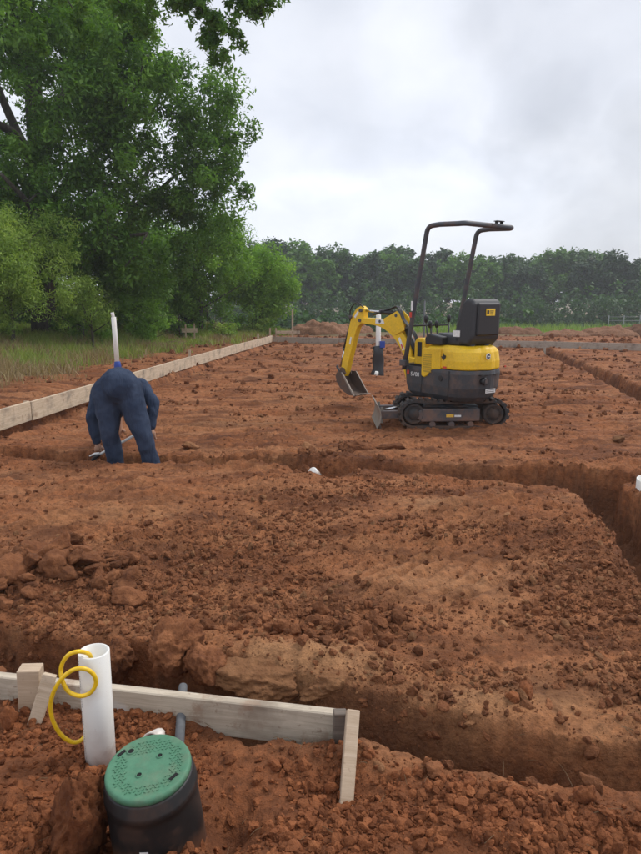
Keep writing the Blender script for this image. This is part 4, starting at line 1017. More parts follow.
# ------------------------------------------------------------------ valve box
def valve_box():
    c = Vector((at(149, 771, 1.5).x, 1.5, at(149, 771, 1.5).z))
    root = empty('valve_box', (c.x, c.y, c.z), label='round black valve box with a green lid half buried at the front', cat='valve box')
    root.rotation_euler = (R(6), R(-4), R(12))
    h = .30
    prof = [(.106, .0), (.112, .0), (.116, -.004), (.1175, -.028), (.121, -.032), (.123, -.05), (.119, -.054), (.120, -.07), (.1235, -.17), (.126, -h), (.118, -h), (.106, -.02)]
    MB().lathe(prof, 72, closed=True).build('body', M['box'], root)
    # lid
    lid = MB()
    lid.lathe([(0, .006), (.04, .0065), (.098, .006), (.1045, .008), (.110, .006), (.1125, .0), (.1125, -.010), (.104, -.012), (0, -.012)], 72)
    lo = lid.build('lid', M['lid'], root); lo.location = (0, 0, .012)
    tr = MB(); k = 0
    for i in range(-9, 10):
        for j in range(-9, 10):
            x = i*.0105+(.0052 if j % 2 else 0); y = j*.0095; r = math.hypot(x, y)
            if r > .093 or (abs(x) < .053 and abs(y) < .040) or math.hypot(x+.052, y-.062) < .016: continue
            if abs(x) < .04 and -.062 < y < -.0: continue
            a = R(45) if (i+j) % 2 else R(-45)
            tr.box((x, y, .0072), (.0062, .0022, .0026), Matrix.Rotation(a, 3, 'Z'))
    t = tr.build('tread_pattern', M['lid'], lo); t['kind'] = 'stuff'
    def disc(x, y, r1, name, inner=True):
        o = MB().lathe([(r1*1.35, .0062), (r1*1.3, .0095), (r1, .0095), (r1*.96, .0075)], 20).build(name, M['lid'], lo); o.location = (x, y, 0)
        v = MB().lathe([(0, .0068), (r1*1.02, .0068)], 20).build('hole_bottom', M['hole'], lo); v.location = (x, y, .0006)
    disc(.030, .026, .0068, 'finger_hole'); disc(-.022, -.026, .0068, 'finger_hole'); disc(-.048, .062, .0085, 'bolt_hole')
    for x, y, a in ((-.075, .064, 40), (.068, -.056, 40)):
        s = MB().box((0, 0, .0068), (.024, .008, .003), Matrix.Rotation(R(a), 3, 'Z')).build('slot', M['hole'], lo); s.location = (x*.97, y*.97, .0005)
    st = MB(); a0 = R(258)
    vs = []
    for i in range(5):
        a = a0+(i-2)*.045
        for z in (-.155, -.135): r = .120+(-z-.07)*.035+.0015; vs.append((r*math.cos(a), r*math.sin(a), z))
    st.add(vs, [(i*2, i*2+2, i*2+3, i*2+1) for i in range(4)]); st.build('white_tag', M['white'], root)
valve_box()

# ------------------------------------------------------------------ mini excavator
def excavator():
    C = Vector((1.53, 7.56, 0)); C.z = zat(1.6, 7.3)
    C.z = 0.005
    root = empty('mini_excavator', C, R(180), label='yellow and charcoal mini excavator with a roll bar, parked in the site', cat='excavator')
    # ---- undercarriage (local x forward, y left = towards the viewer)
    def track(y):
        Lc, r = .455, .158; n = 64; w = .18
        path = []
        per = 4*Lc+2*math.pi*r
        def pos(s):
            s %= per
            if s < 2*Lc: return Vector((-Lc+s, 0, 0)), Vector((0, 0, -1))
            s -= 2*Lc
            if s < math.pi*r: a = -math.pi/2+s/r; return Vector((Lc+r*math.cos(a), 0, r+r*math.sin(a))), Vector((math.cos(a), 0, math.sin(a)))
            s -= math.pi*r
            if s < 2*Lc: return Vector((Lc-s, 0, 2*r-.012*math.sin(s/(2*Lc)*math.pi))), Vector((0, 0, 1))
            s -= 2*Lc; a = math.pi/2+s/r; return Vector((-Lc+r*math.cos(a), 0, r+r*math.sin(a))), Vector((math.cos(a), 0, math.sin(a)))
        mb = MB(); vs = []; th = .022
        N = 96
        for i in range(N):
            p, nn = pos(per*i/N)
            p = p+Vector((0, y, .022))
            for yy, o in ((-w/2, 0), (w/2, 0), (w/2, -th), (-w/2, -th)): vs.append(p+nn*o+Vector((0, yy, 0)))
        fs = [(i*4+k, i*4+(k+1) % 4, ((i+1) % N)*4+(k+1) % 4, ((i+1) % N)*4+k) for i in range(N) for k in range(4)]
        mb.add(vs, fs); tr = mb.build('track_belt', M['rubber'], root); tr.visible_shadow = True
        NL = 38
        lm = MB().box((0, 0, .010), (.042, w*.98, .024)).mesh('lug'); lm.materials.append(M['rubber'])
        for i in range(NL):
            p, nn = pos(per*i/NL+.01); p = p+Vector((0, y, .022))
            o = bpy.data.objects.new('lug', lm); COL.objects.link(o); o.parent = tr; o.location = p
            o.rotation_mode = 'QUATERNION'; o.rotation_quaternion = Matrix((Vector((nn.z, 0, -nn.x)), Vector((0, 1, 0)), nn)).transposed().to_quaternion()
        s = 1 if y > 0 else -1
        f = MB().prism([(-.30, .10), (-.30, .245), (.36, .245), (.43, .20), (.43, .13), (.36, .09)], y+s*.075, y-s*.06).build('track_frame', M['steel_dark'], root); bevel(f, .012, 2)
        for name, x in (('sprocket', -Lc), ('idler', Lc)):
            wh = MB()
            yo = y+s*.078
            def ringp(prof):
                k = len(prof); vv = []
                for r_, t_ in prof:
                    for j in range(28):
                        a = 2*math.pi*j/28; vv.append((r_*math.cos(a), t_, r_*math.sin(a)))
                return vv, [(i*28+j, i*28+(j+1) % 28, (i+1)*28+(j+1) % 28, (i+1)*28+j) for i in range(k-1) for j in range(28)]
            vv, ff = ringp([(.118, -.14*s), (.118, -.01*s), (.10, .0), (.085, -.02*s), (.06, -.02*s), (.055, .012*s), (0.001, .014*s)])
            wh.add(vv, ff, True); o = wh.build(name, M['rubber'], root); o.location = (x, yo, .18)
            if name == 'sprocket':
                bm_ = MB()
                for j in range(8):
                    a = j*math.pi/4; bm_.tube([(.072*math.cos(a), -.022*s, .072*math.sin(a)), (.072*math.cos(a), -.006*s, .072*math.sin(a))], .008, 6)
                bm_.build('bolt_ring', M['black'], o)['kind'] = 'stuff'
        for x in (-.2, .02, .24):
            o = MB().tube([(x, y-.07, .062), (x, y+.07, .062)], .035, 16).build('roller', M['steel_dark'], root)
        if s > 0:
            MB().box((.045, y+.0775, .165), (.085, .003, .035)).build('gold_decal', M['gold'], f)
            MB().box((-.045, y+.0775, .162), (.075, .003, .022)).build('white_decal', M['white'], f)
    track(.255); track(-.255)
    bevel(MB().box((0, 0, .20), (.62, .36, .12)).build('centre_frame', M['steel_dark'], root), .01)
    MB().tube([(0, 0, .25), (0, 0, .345)], .20, 32).build('slew_ring', M['steel_dark'], root)
    # blade
    prof = []
    for i in range(9):
        t = i/8; prof.append((.86+.04*(2*t-1)**2-.01, .03+.27*t))
    prof += [(p[0]-.014, p[1]) for p in prof[::-1]]
    bl = MB().prism(prof, -.36, .40).build('blade', M['blade'], root); bevel(bl, .002, 1)
    MB().box((.842, 0, .03), (.02, .7, .03)).build('cutting_edge', M['bucket'], bl)
    for s in (1, -1):
        MB().box((.815, s*.2, .15), (.03, .012, .19)).build('rib', M['blade'], bl)
        bevel(MB().prism([(.28, .17), (.28, .23), (.55, .205), (.83, .20), (.83, .11), (.55, .12)], s*.2-.035, s*.2+.035).build('blade_arm', M['steel_dark'], root), .006)
    MB().tube([(.30, 0, .25), (.56, 0, .22)], .032, 12).build('blade_cylinder', M['black'], root)
    MB().tube([(.56, 0, .22), (.80, 0, .17)], .016, 10).build('blade_rod', M['chrome'], root)
    # ---- house: an empty is not wanted; parts sit straight under the machine in slewed coordinates
    slew = [-55]      # house heading relative to the tracks, degrees
    def put(o):
        S = Matrix.Rotation(R(slew[0]), 4, 'Z')
        if o.parent is root:
            o.location = (S @ Vector(o.location).to_4d()).to_3d(); o.rotation_euler = (o.rotation_euler.to_matrix().to_4x4()).to_euler()
            o.rotation_euler.z += R(slew[0])
        return o
    def outline(fx, rx, hy, rr, rf=.06, bulge=.05):
        """plan outline: front at fx, rear at -rx, half width hy, rounded rear"""
        pts = []
        for i in range(9):
            a = math.pi/2+math.pi/2*i/8; pts.append((-rx+rr+rr*math.cos(a), hy-rr+rr*math.sin(a)))
        for t in (.25, .5, .75): pts.append((-rx-bulge*math.sin(math.pi*t), (hy-rr)*(1-2*t)))
        for i in range(9):
            a = math.pi+math.pi/2*i/8; pts.append((-rx+rr+rr*math.cos(a), -hy+rr+rr*math.sin(a)))
        for i in range(4):
            a = -math.pi/2+math.pi/2*i/3; pts.append((fx-rf+rf*math.cos(a), -hy+rf+rf*math.sin(a)))
        for i in range(4):
            a = math.pi/2*i/3; pts.append((fx-rf+rf*math.cos(a), hy-rf+rf*math.sin(a)))
        return pts
    def loft(layers, name, mat, parent=root):
        """layers: list of (z, outline) with equal counts"""
        mb = MB(); n = len(layers[0][1]); vs = [(p[0], p[1], z) for z, o in layers for p in o]
        fs = [(i*n+k, i*n+(k+1) % n, (i+1)*n+(k+1) % n, (i+1)*n+k) for i in range(len(layers)-1) for k in range(n)]
        fs += [tuple(range(n))[::-1], tuple(range((len(layers)-1)*n, len(layers)*n))]
        mb.add(vs, fs); return mb.build(name, mat, parent)
    # lower charcoal bodywork
    low = loft([(.345, outline(.36, .47, .27, .2)), (.40, outline(.40, .53, .315, .22)), (.50, outline(.42, .565, .335, .22)), (.66, outline(.43, .575, .345, .22)), (.70, outline(.43, .57, .34, .22))], 'lower_body', M['charcoal'])
    bevel(low, .012, 2, 50); put(low)
    hood = loft([(.7035, outline(.12, .57, .335, .22)), (.80, outline(.12, .57, .335, .22)), (.90, outline(.11, .555, .325, .22)), (.945, outline(.09, .53, .305, .22)), (.965, outline(.05, .49, .26, .2))], 'hood', M['yellow'])
    bevel(hood, .02, 3, 30); put(hood)
    # yellow side cheek dipping over the charcoal panel, with grille
    ck = MB().prism([(.115, .60), (.12, .63), (.12, .90), (.09, .93), (-.18, .93), (-.18, .70), (-.05, .685), (.02, .61), (.07, .585)], .325, .352).build('side_cheek', M['yellow'], root); bevel(ck, .012, 3); put(ck)
    gr = MB()
    for k in range(9):
        z = .66+.024*k; x0 = .095-.004*abs(k-4); gr.box(((x0-.055)/2+.005, .354, z), (x0+.045, .004, .016))
    put(gr.build('grille', M['yellow_dull'], root))
    # panel seams, lock and cap, in raised dark pieces on the left rear and the back
    sm = MB().tube([(-.30, .338, .36), (-.315, .349, .45), (-.32, .3495, .69)], .0045, 6).build('panel_seam', M['black'], root); put(sm)
    sm2 = MB().tube([(.13, .334, .38), (.12, .345, .48), (.11, .349, .60)], .0035, 6).build('panel_seam', M['black'], root); put(sm2)
    def on_back(y, z, off=0.):
        return Vector((-.575-.05*math.cos(min(1, abs(y)/.12)*math.pi/2)-off, y, z))
    cap = MB().tube([(-.565, .085, .585), (-.632, .085, .585)], .042, 24).build('fuel_cap', M['black'], root); put(cap)
    MB().tube([(-.632, .085, .585), (-.637, .085, .585)], .026, 20).build('cap_centre', M['charcoal'], cap)
    dec = MB().box((-.613, -.01, .475), (.004, .16, .045), Matrix.Rotation(R(-0), 3, 'Z')).build('white_label', M['white'], root); put(dec)
    tx = MB()
    for r_ in range(2):
        for k in range(9): tx.box((-.6155, .055-k*.0155, .485-.018*r_), (.002, .010, .007))
    o = tx.build('label_print', M['black'], dec); o['kind'] = 'stuff'
    rb = MB().box((-.60, .0, .655), (.05, .3, .006)).build('rear_crease', M['black'], root); put(rb)
    # texas shaped mark, round badge, red stickers
    tex = [(0, 1), (.28, 1), (.28, .62), (.62, .56), (.95, .52), (1.0, .2), (.92, -.02), (.62, -.3), (.5, -.62), (.36, -.66), (.22, -.35), (.02, -.25), (-.12, -.32), (-.3, -.02), (-.5, .22), (.0, .26)]
    def flat(name, pts, mat, x, z, sc, side='left', yc=0):
        if side == 'left': m_ = MB().prism([(x-sc*p[0], z+sc*p[1]) for p in pts], .3365, .3395)
        else: m_ = MB().prism([(yc-sc*p[0], z+sc*p[1]) for p in pts], x, x-.004, 'x')
        return put(m_.build(name, mat, root))
    flat('state_shaped_decal', tex, M['black'], -.205, .835, .048)
    circ = [(math.cos(i*math.pi/8), math.sin(i*math.pi/8)) for i in range(16)]
    flat('round_badge', circ, M['white'], -.618, .86, .036, 'rear', .06); flat('badge_centre', circ, M['steel_dark'], -.6215, .86, .026, 'rear', .06)
    flat('badge_print', [(-1, -.25), (1, -.25), (1, .25), (-1, .25)], M['white'], -.625, .86, .02, 'rear', .06)
    flat('red_sticker', [(-1, -.4), (1, -.4), (1, .4), (-1, .4)], M['red'], -.24, .725, .028)
    flat('red_sticker', [(-1, -.7), (1, -.7), (1, .7), (-1, .7)], M['red'], -.612, .735, .012, 'rear', -.24)
    # model number on the left front
    MB_red = MB().box((.345, .346, .625), (.035, .003, .045)).build('red_mark', M['red'], root); put(MB_red)
    cu = bpy.data.curves.new('model_number', 'FONT'); cu.body = 'SV08'; cu.size = .07; cu.extrude = .001; cu.align_x = 'CENTER'
    tmp = bpy.data.objects.new('tmp', cu); COL.objects.link(tmp); dg = bpy.context.evaluated_depsgraph_get(); me = bpy.data.meshes.new_from_object(tmp.evaluated_get(dg)); bpy.data.objects.remove(tmp)
    for v in me.vertices: v.co = Vector((.225-v.co.x, .3475+v.co.z, .585+v.co.y))
    put(link('model_number', me, M['white'], root))
    # lock and lamp recess on side
    put(MB().tube([(-.19, .33, .60), (-.19, .352, .60)], .03, 18).build('side_lock', M['black'], root))
    # floor + front
    fl = MB().box((.30, 0, .712), (.30, .60, .018)).build('floor_mat', M['black'], root); put(fl)
    con = MB().prism([(.32, .715), (.135, .715), (.135, .985), (.17, 1.03), (.28, 1.03), (.32, .98)], -.02, .285).build('console', M['yellow'], root); bevel(con, .02, 3); put(con)
    cp = MB().box((.22, .2885, .90), (.07, .008, .17)).build('console_panel', M['black'], root); bevel(cp, .003); put(cp)
    con2 = MB().prism([(.38, .72), (.24, .72), (.24, .86), (.36, .86)], -.30, -.12).build('pedal_box', M['charcoal'], root); bevel(con2, .012); put(con2)
    # levers
    for (x, y, lx, ly, h) in ((.20, .18, .02, .02, .34), (.20, -.16, .02, -.02, .34), (.27, .04, .03, .01, .27), (.27, -.05, .03, -.01, .27)):
        b0 = Vector((x, y, 1.0)); t0 = b0+Vector((lx, ly, h-.1))
        lv = put(MB().tube([b0-Vector((0, 0, .06)), b0, t0], .008, 8).build('lever', M['black'], root))
        MB().lathe([(0, -.035), (.016, -.03), (.022, .0), (.024, .03), (.016, .05), (0, .055)], 14, t0).build('lever_knob', M['black'], lv)
        MB().lathe([(.045, -.06), (.038, -.02), (.03, .0), (.018, .04), (.01, .07)], 14, b0).build('lever_boot', M['black'], lv)
    put(MB().tube([(.33, .33, 1.17), (.33, -.30, 1.17)], .011, 8).build('grab_bar', M['black'], root))
    for y in (.0, -.30): put(MB().tube([(.33, y, .72), (.33, y, 1.17)], .011, 8).build('grab_bar_post', M['black'], root))
    # side armrest boxes
    for s in (1, -1):
        a = MB().prism([(.10, .965), (-.16, .965), (-.16, 1.06), (.04, 1.09), (.11, 1.04)], s*.27-.05, s*.27+.05).build('armrest_box', M['black'], root); bevel(a, .015, 2); put(a)
    # seat
    st = MB().prism([(.02, .985), (-.34, .965), (-.36, 1.02), (-.34, 1.07), (.0, 1.10), (.04, 1.06)], -.225, .225).build('seat_cushion', M['seat'], root); bevel(st, .025, 3); put(st)
    bk = MB()
    prof = [(-.24, .985), (-.46, .975), (-.525, 1.05), (-.535, 1.42), (-.50, 1.475), (-.42, 1.485), (-.36, 1.44), (-.27, 1.14)]
    bk.prism(prof, -.225, .225)
    sb = bk.build('seat_back', M['seat'], root); bevel(sb, .035, 4); put(sb)
    sh = MB().prism([(-.50, 1.08), (-.552, 1.08), (-.560, 1.43), (-.51, 1.445)], -.175, .175).build('seat_back_shell', M['black'], root); bevel(sh, .018, 3); put(sh)
    sw = put(MB().box((-.562, -.01, 1.335), (.008, .14, .075)).build('warning_sticker', M['sticker_yellow'], root))
    wp = MB()
    wp.box((-.5665, .035, 1.335), (.002, .034, .045)); wp.box((-.5665, -.025, 1.348), (.002, .06, .008)); wp.box((-.5665, -.025, 1.330), (.002, .05, .008)); wp.box((-.5665, -.025, 1.314), (.002, .055, .006))
    o = wp.build('sticker_print', M['black'], sw); o['kind'] = 'stuff'
    put(MB().box((-.30, .231, 1.10), (.10, .006, .07)).build('white_label', M['white'], root))
    put(MB().tube([(-.30, -.30, .96), (-.36, -.33, 1.08)], .045, 12).build('rear_lamp', M['black'], root))
    for y in (.12, -.12): put(MB().tube([(-.42, y, .95), (-.44, y, .99)], .03, 10).build('seat_mount', M['steel_dark'], root))
    # ROPS: two front posts, rails running back, crossbar
    W = .40; rr_ = .027
    def bendpath(y):
        base = Vector((.36, y, .66)); top = Vector((.05, y, 2.18))
        pts = [base, base.lerp(top, .25), base.lerp(top, .5), base.lerp(top, .75), base.lerp(top, .93)]
        rad = .085
        for i in range(1, 7):
            a = R(90*i/6); pts.append(Vector((.045-rad+rad*math.cos(a), y, 2.185+rad*math.sin(a)*.95)))
        return pts
    for s in (1, -1):
        pts = bendpath(s*W); ex = -.43
        pts += [Vector((-.15, s*W, 2.268)), Vector((ex, s*W, 2.25))]
        # corner into the crossbar
        for i in range(1, 6):
            a = R(90*i/5); pts.append(Vector((ex-.07*math.sin(a), s*(W-.07+.07*math.cos(a)), 2.25)))
        pts.append(Vector((ex-.07, s*.001, 2.25)))
        put(MB().tube(pts, rr_, 14).build('roll_bar', M['steel_dark'], root))
        put(bevel(MB().box((.36, s*W, .735), (.10, .07, .07)).build('roll_bar_foot', M['steel_dark'], root), .008))
    for y in (-.12, -.2): put(MB().box((-.49, y, 2.288), (.04, .012, .03)).build('roll_bar_bracket', M['black'], root))
    put(MB().box((-.49, -.16, 2.305), (.05, .12, .008)).build('bracket_plate', M['black'], root))
    hl = MB().tube([(-.29, -.33, 1.0), (-.21, -.335, 1.45)], .022, 10).build('seat_belt_post', M['steel_dark'], root); put(hl)
    put(MB().box((.215, W+.032, 1.40), (.03, .006, .11)).build('post_sticker', M['white'], root)); put(MB().box((.236, W+.032, 1.30), (.035, .006, .06)).build('post_sticker', M['red'], root))
    # ---- boom set in the house plane y = -0.0
    yb = .0; slew[0] = -48      # the boom is swung a little to the left of the house
    put(bevel(MB().prism([(.38, .42), (.38, .74), (.60, .80), (.64, .62), (.56, .44)], -.10, .10).build('swing_post', M['yellow'], root), .012))
    cl = catmull([(.56, yb, .68), (.63, yb, .85), (.72, yb, .98), (.86, yb, 1.09), (1.10, yb, 1.18), (1.44, yb, 1.205)], 5)
    hh = [.052, .060, .068, .075, .085, .088, .09, .092, .092, .092, .092, .09, .088, .085, .08, .076, .07, .066, .062, .058, .056, .054, .052, .05, .048, .046]
    up_, dn = [], []
    for i, p in enumerate(cl):
        t = (cl[min(i+1, len(cl)-1)]-cl[max(i-1, 0)]).normalized(); n_ = Vector((-t.z, 0, t.x)); k = hh[min(i, len(hh)-1)]
        up_.append((p+n_*k*.8).xz[:]); dn.append((p-n_*k*.8).xz[:])
    bo = MB().prism(up_+dn[::-1], -.058, .058).build('boom', M['yellow'], root); bevel(bo, .007, 2); put(bo)
    for s in (1, -1):
        put(bevel(MB().prism([(.66, 1.10), (.70, 1.26), (.79, 1.335), (.84, 1.31), (1.02, 1.23), (.98, 1.16), (.80, 1.04)], s*.058, s*.044 if s < 0 else .072).build('boom_bracket', M['yellow'], root), .004)) if s > 0 else put(bevel(MB().prism([(.66, 1.10), (.70, 1.26), (.79, 1.335), (.84, 1.31), (1.02, 1.23), (.98, 1.16), (.80, 1.04)], -.072, -.058).build('boom_bracket', M['yellow'], root), .004))
    put(MB().box((1.08, .0605, 1.20), (.15, .004, .055)).build('boom_logo', M['white'], root)); put(MB().tube([(1.08, .061, 1.20), (1.08, .065, 1.20)], .02, 16).build('logo_mark', M['steel_dark'], root))
    lab = MB().box((.71, .0605, .93), (.035, .004, .17), Matrix.Rotation(R(28), 3, 'Y')).build('boom_label', M['white'], root); put(lab)
    put(MB().box((.695, .0635, .90), (.02, .003, .06), Matrix.Rotation(R(28), 3, 'Y')).build('boom_warning', M['red'], root))
    def cyl(name, a, b, f, r, y=0.):
        a = Vector((a[0], y, a[1])); b = Vector((b[0], y, b[1])); m_ = a.lerp(b, f)
        c_ = put(MB().tube([a, m_], r, 14).build(name, M['black'], root)); MB().tube([m_, b], r*.5, 10).build('rod', M['chrome'], c_)
        MB().tube([m_-(m_-a).normalized()*.03, m_], r*1.15, 14).build('gland', M['steel_dark'], c_)
        return c_
    cyl('boom_cylinder', (.47, .74), (.76, 1.28), .72, .036)
    cyl('arm_cylinder', (.88, 1.305), (1.43, 1.335), .45, .030)
    # arm
    ar = MB().prism([(1.385, 1.36), (1.44, 1.395), (1.53, 1.36), (1.62, 1.24), (1.66, 1.13), (1.82, .52), (1.80, .445), (1.745, .435), (1.71, .50), (1.545, 1.02), (1.50, 1.12), (1.42, 1.165), (1.39, 1.21)], -.043, .043).build('arm', M['yellow'], root)
    bevel(ar, .006, 2); put(ar)
    cyl('bucket_cylinder', (1.62, 1.26), (1.87, .56), .66, .030)
    put(MB().box((1.63, .045, .93), (.025, .004, .10), Matrix.Rotation(R(-15), 3, 'Y')).build('arm_label', M['white'], root))
    put(MB().box((1.52, .045, 1.28), (.10, .004, .03), Matrix.Rotation(R(50), 3, 'Y')).build('arm_label', M['white'], root))
    for x, z in ((1.44, 1.205), (.60, .68), (1.77, .475), (1.43, 1.335), (.80, 1.28), (1.62, 1.25)):
        put(MB().tube([(x, -.075, z), (x, .075, z)], .022, 14).build('pivot_pin', M['steel_dark'], root))
    # hoses
    for k in range(3):
        y = -.02+.02*k
        put(MB().tube(catmull([(.42, y+.05, .80), (.50, y+.05, 1.05), (.66, y+.07, 1.22), (.78, y+.05, 1.38), (.95, y, 1.36), (1.25, y, 1.28)], 6), .009, 7).build('hydraulic_hose', M['black'], root))
    put(MB().tube(catmull([(1.40, .03, 1.37), (1.50, .05, 1.44), (1.62, .05, 1.36), (1.66, .03, 1.2)], 5), .009, 7).build('hydraulic_hose', M['black'], root))
    # links + bucket
    put(MB().prism([(1.88, .585), (1.905, .56), (1.80, .43), (1.775, .45)], -.055, -.043).build('bucket_link', M['steel_dark'], root)); put(MB().prism([(1.88, .585), (1.905, .56), (1.80, .43), (1.775, .45)], .043, .055).build('bucket_link', M['steel_dark'], root))
    bp = [(1.69, .50), (1.79, .50), (1.825, .44), (1.80, .36), (1.735, .285), (1.65, .232), (1.56, .200), (1.45, .205)]
    bw = .125
    bu = MB()
    inn = [(x-.012*(1 if i > 1 else 0), z+(.012 if i > 3 else -.004)) for i, (x, z) in enumerate(bp)]
    n = len(bp)
    bu.prism(bp[1:]+inn[1:][::-1], -bw, bw)
    bkt = bu.build('bucket', M['bucket'], root); put(bkt)
    for s in (1, -1):
        sd_ = MB().prism(bp, s*bw, s*(bw+.010)); o = sd_.build('bucket_side', M['bucket'], root); put(o)
        put(MB().prism([(1.69, .50), (1.715, .50), (1.475, .195), (1.45, .205)], s*(bw+.010), s*(bw+.016)).build('bucket_rim', M['blade'], root))
    for k in range(3):
        y = -.1+.1*k; put(MB().prism([(1.49, .185), (1.49, .215), (1.38, .222)], y-.018, y+.018).build('tooth', M['blade'], root))
    for s in (1, -1): put(bevel(MB().prism([(1.70, .47), (1.86, .46), (1.80, .56), (1.74, .55)], s*.06, s*.046).build('bucket_ear', M['bucket'], root), .003))
excavator()

# ------------------------------------------------------------------ worker
def worker():
    Y0 = 5.92
    P = lambda px, py, Y: at(px, py, Y)
    origin = gp(135, 462); origin = Vector((origin.x, 5.9, -.28))
    J = {
        'pel': P(119, 386, 5.84), 'waist': P(119, 384, 6.04), 'chest': P(118, 394, 6.30), 'neck': P(116, 412, 6.46), 'head': P(114, 430, 6.52),
        'hipL': P(107, 402, 5.86), 'kneeL': P(110, 434, 5.84), 'ankL': P(117, 463, 5.92), 'toeL': P(114, 468, 6.06),
        'hipR': P(130, 402, 5.86), 'kneeR': P(143, 433, 5.80), 'ankR': P(155, 463, 5.84), 'toeR': P(152, 470, 6.0),
        'shL': P(101, 392, 6.20), 'elL': P(92, 418, 6.12), 'wrL': P(97, 441, 6.12), 'haL': P(98, 448, 6.12),
        'shR': P(140, 387, 6.20), 'elR': P(153.5, 403, 6.10), 'wrR': P(151, 426, 6.04), 'haR': P(151.5, 433, 6.02)}
    for k in ('ankL', 'ankR'): J[k].z = -.20
    for k in ('toeL', 'toeR'): J[k].z = -.25
    order = list(J)
    ed = [('pel', 'waist'), ('waist', 'chest'), ('chest', 'neck'), ('neck', 'head'), ('pel', 'hipL'), ('hipL', 'kneeL'), ('kneeL', 'ankL'), ('pel', 'hipR'), ('hipR', 'kneeR'), ('kneeR', 'ankR'),
          ('chest', 'shL'), ('shL', 'elL'), ('elL', 'wrL'), ('chest', 'shR'), ('shR', 'elR'), ('elR', 'wrR')]
    def skin(name, mat, rad, edges, parent=None, vox=.016, smooth=7, extra=()):
        """limbs and trunk as overlapping tapered runs, fused into one closed surface"""
        V, F = ICO[2]; vs = []; fs = []
        def ball(c, r):
            r = r if isinstance(r, tuple) else (r, r, r); fs.append(F+len(vs)*len(V)); vs.append(V*np.array(r)+np.array(c-origin))
        for a, b in edges:
            n = max(2, int((J[a]-J[b]).length/.025))
            for k in range(n+1):
                t = k/n; ball(J[a].lerp(J[b], t), rad[a]*(1-t)+rad[b]*t)
        for c, r in extra: ball(c, r)
        me = bpy.data.meshes.new(name); fast_mesh(me, np.concatenate(vs), np.concatenate(fs), 3); o = link(name, me, mat, parent)
        m_ = o.modifiers.new('fuse', 'REMESH'); m_.mode = 'VOXEL'; m_.voxel_size = vox; m_.use_smooth_shade = True
        m_ = o.modifiers.new('relax', 'SMOOTH'); m_.iterations = smooth; m_.factor = .6
        return o
    # one more point per limb so the cloth can taper
    def mid(a, b, t, name): J[name] = J[a].lerp(J[b], t)
    mid('hipL', 'kneeL', .45, 'thL'); mid('hipR', 'kneeR', .45, 'thR'); mid('kneeL', 'ankL', .55, 'caL'); mid('kneeR', 'ankR', .55, 'caR')
    mid('shL', 'elL', .5, 'uaL'); mid('shR', 'elR', .5, 'uaR'); mid('pel', 'chest', .75, 'ribs')
    J['bumL'] = P(108, 391, 5.88); J['bumR'] = P(128, 390, 5.88)
    cov = [('pel', 'waist'), ('waist', 'ribs'), ('ribs', 'chest'), ('chest', 'neck'), ('bumL', 'thL'), ('thL', 'kneeL'), ('kneeL', 'caL'), ('caL', 'ankL'), ('bumR', 'thR'), ('thR', 'kneeR'), ('kneeR', 'caR'), ('caR', 'ankR'), ('bumL', 'bumR'),
           ('chest', 'shL'), ('shL', 'uaL'), ('uaL', 'elL'), ('elL', 'wrL'), ('chest', 'shR'), ('shR', 'uaR'), ('uaR', 'elR'), ('elR', 'wrR')]
    rc = {'pel': .175, 'waist': .165, 'ribs': .17, 'chest': .16, 'neck': .085, 'bumL': .145, 'bumR': .145, 'hipL': .12, 'hipR': .12, 'thL': .112, 'thR': .112, 'kneeL': .088, 'kneeR': .088, 'caL': .084, 'caR': .084, 'ankL': .088, 'ankR': .088,
          'shL': .105, 'shR': .098, 'uaL': .076, 'uaR': .074, 'elL': .063, 'elR': .063, 'wrL': .052, 'wrR': .052}
    body_r = {k: v*.72 for k, v in rc.items()}; body_r.update(head=.085, neck=.06, haL=.034, haR=.034, wrL=.030, wrR=.030)
    J['crown'] = J['head']+(J['head']-J['neck']).normalized()*.11; body_r['crown'] = .06; body_r['head'] = .088
    root = empty('person', origin, label='worker in navy coveralls bending over the trench with his back turned', cat='person')
    skin('body', M['skin'], body_r, cov+[('neck', 'head'), ('head', 'crown'), ('wrL', 'haL'), ('wrR', 'haR')], root, .014, 4)
    c = skin('coveralls', M['navy'], rc, cov, root, .013, 9)
    tx = bpy.data.textures.new('folds', 'CLOUDS'); tx.noise_scale = .13; tx.noise_depth = 3
    d = c.modifiers.new('folds', 'DISPLACE'); d.texture = tx; d.strength = .036; d.mid_level = .5
    hp = J['head']-origin
    hd = (J['crown']-J['neck']).normalized(); fwd = Vector((0, .35, -.94))
    h_ = MB()
    me = clod_mesh('hair', 990, 3, 6, .03, 4); me.materials.append(M['hair']); o = link('hair', me, None, root); o.location = hp+hd*.03+Vector((0, -.012, .02)); o.scale = (.098, .105, .098)
    face = (Vector((0, .8, -.25))).normalized()
    for s in (1, -1):
        MB().lathe([(0, -.02), (.016, -.015), (.022, 0), (.016, .015), (0, .02)], 10, hp+Vector((s*.098, 0, -.01))).build('ear', M['skin'], root)
        MB().lathe([(0, -.008), (.007, -.004), (.009, 0), (.007, .004), (0, .008)], 8, hp+Vector((s*.03, .088, -.03))).build('eye', M['hair'], root)
    MB().tube([hp+Vector((0, .085, -.03)), hp+Vector((0, .118, -.06)), hp+Vector((0, .09, -.068))], [.008, .014, .01], 8).build('nose', M['skin'], root)
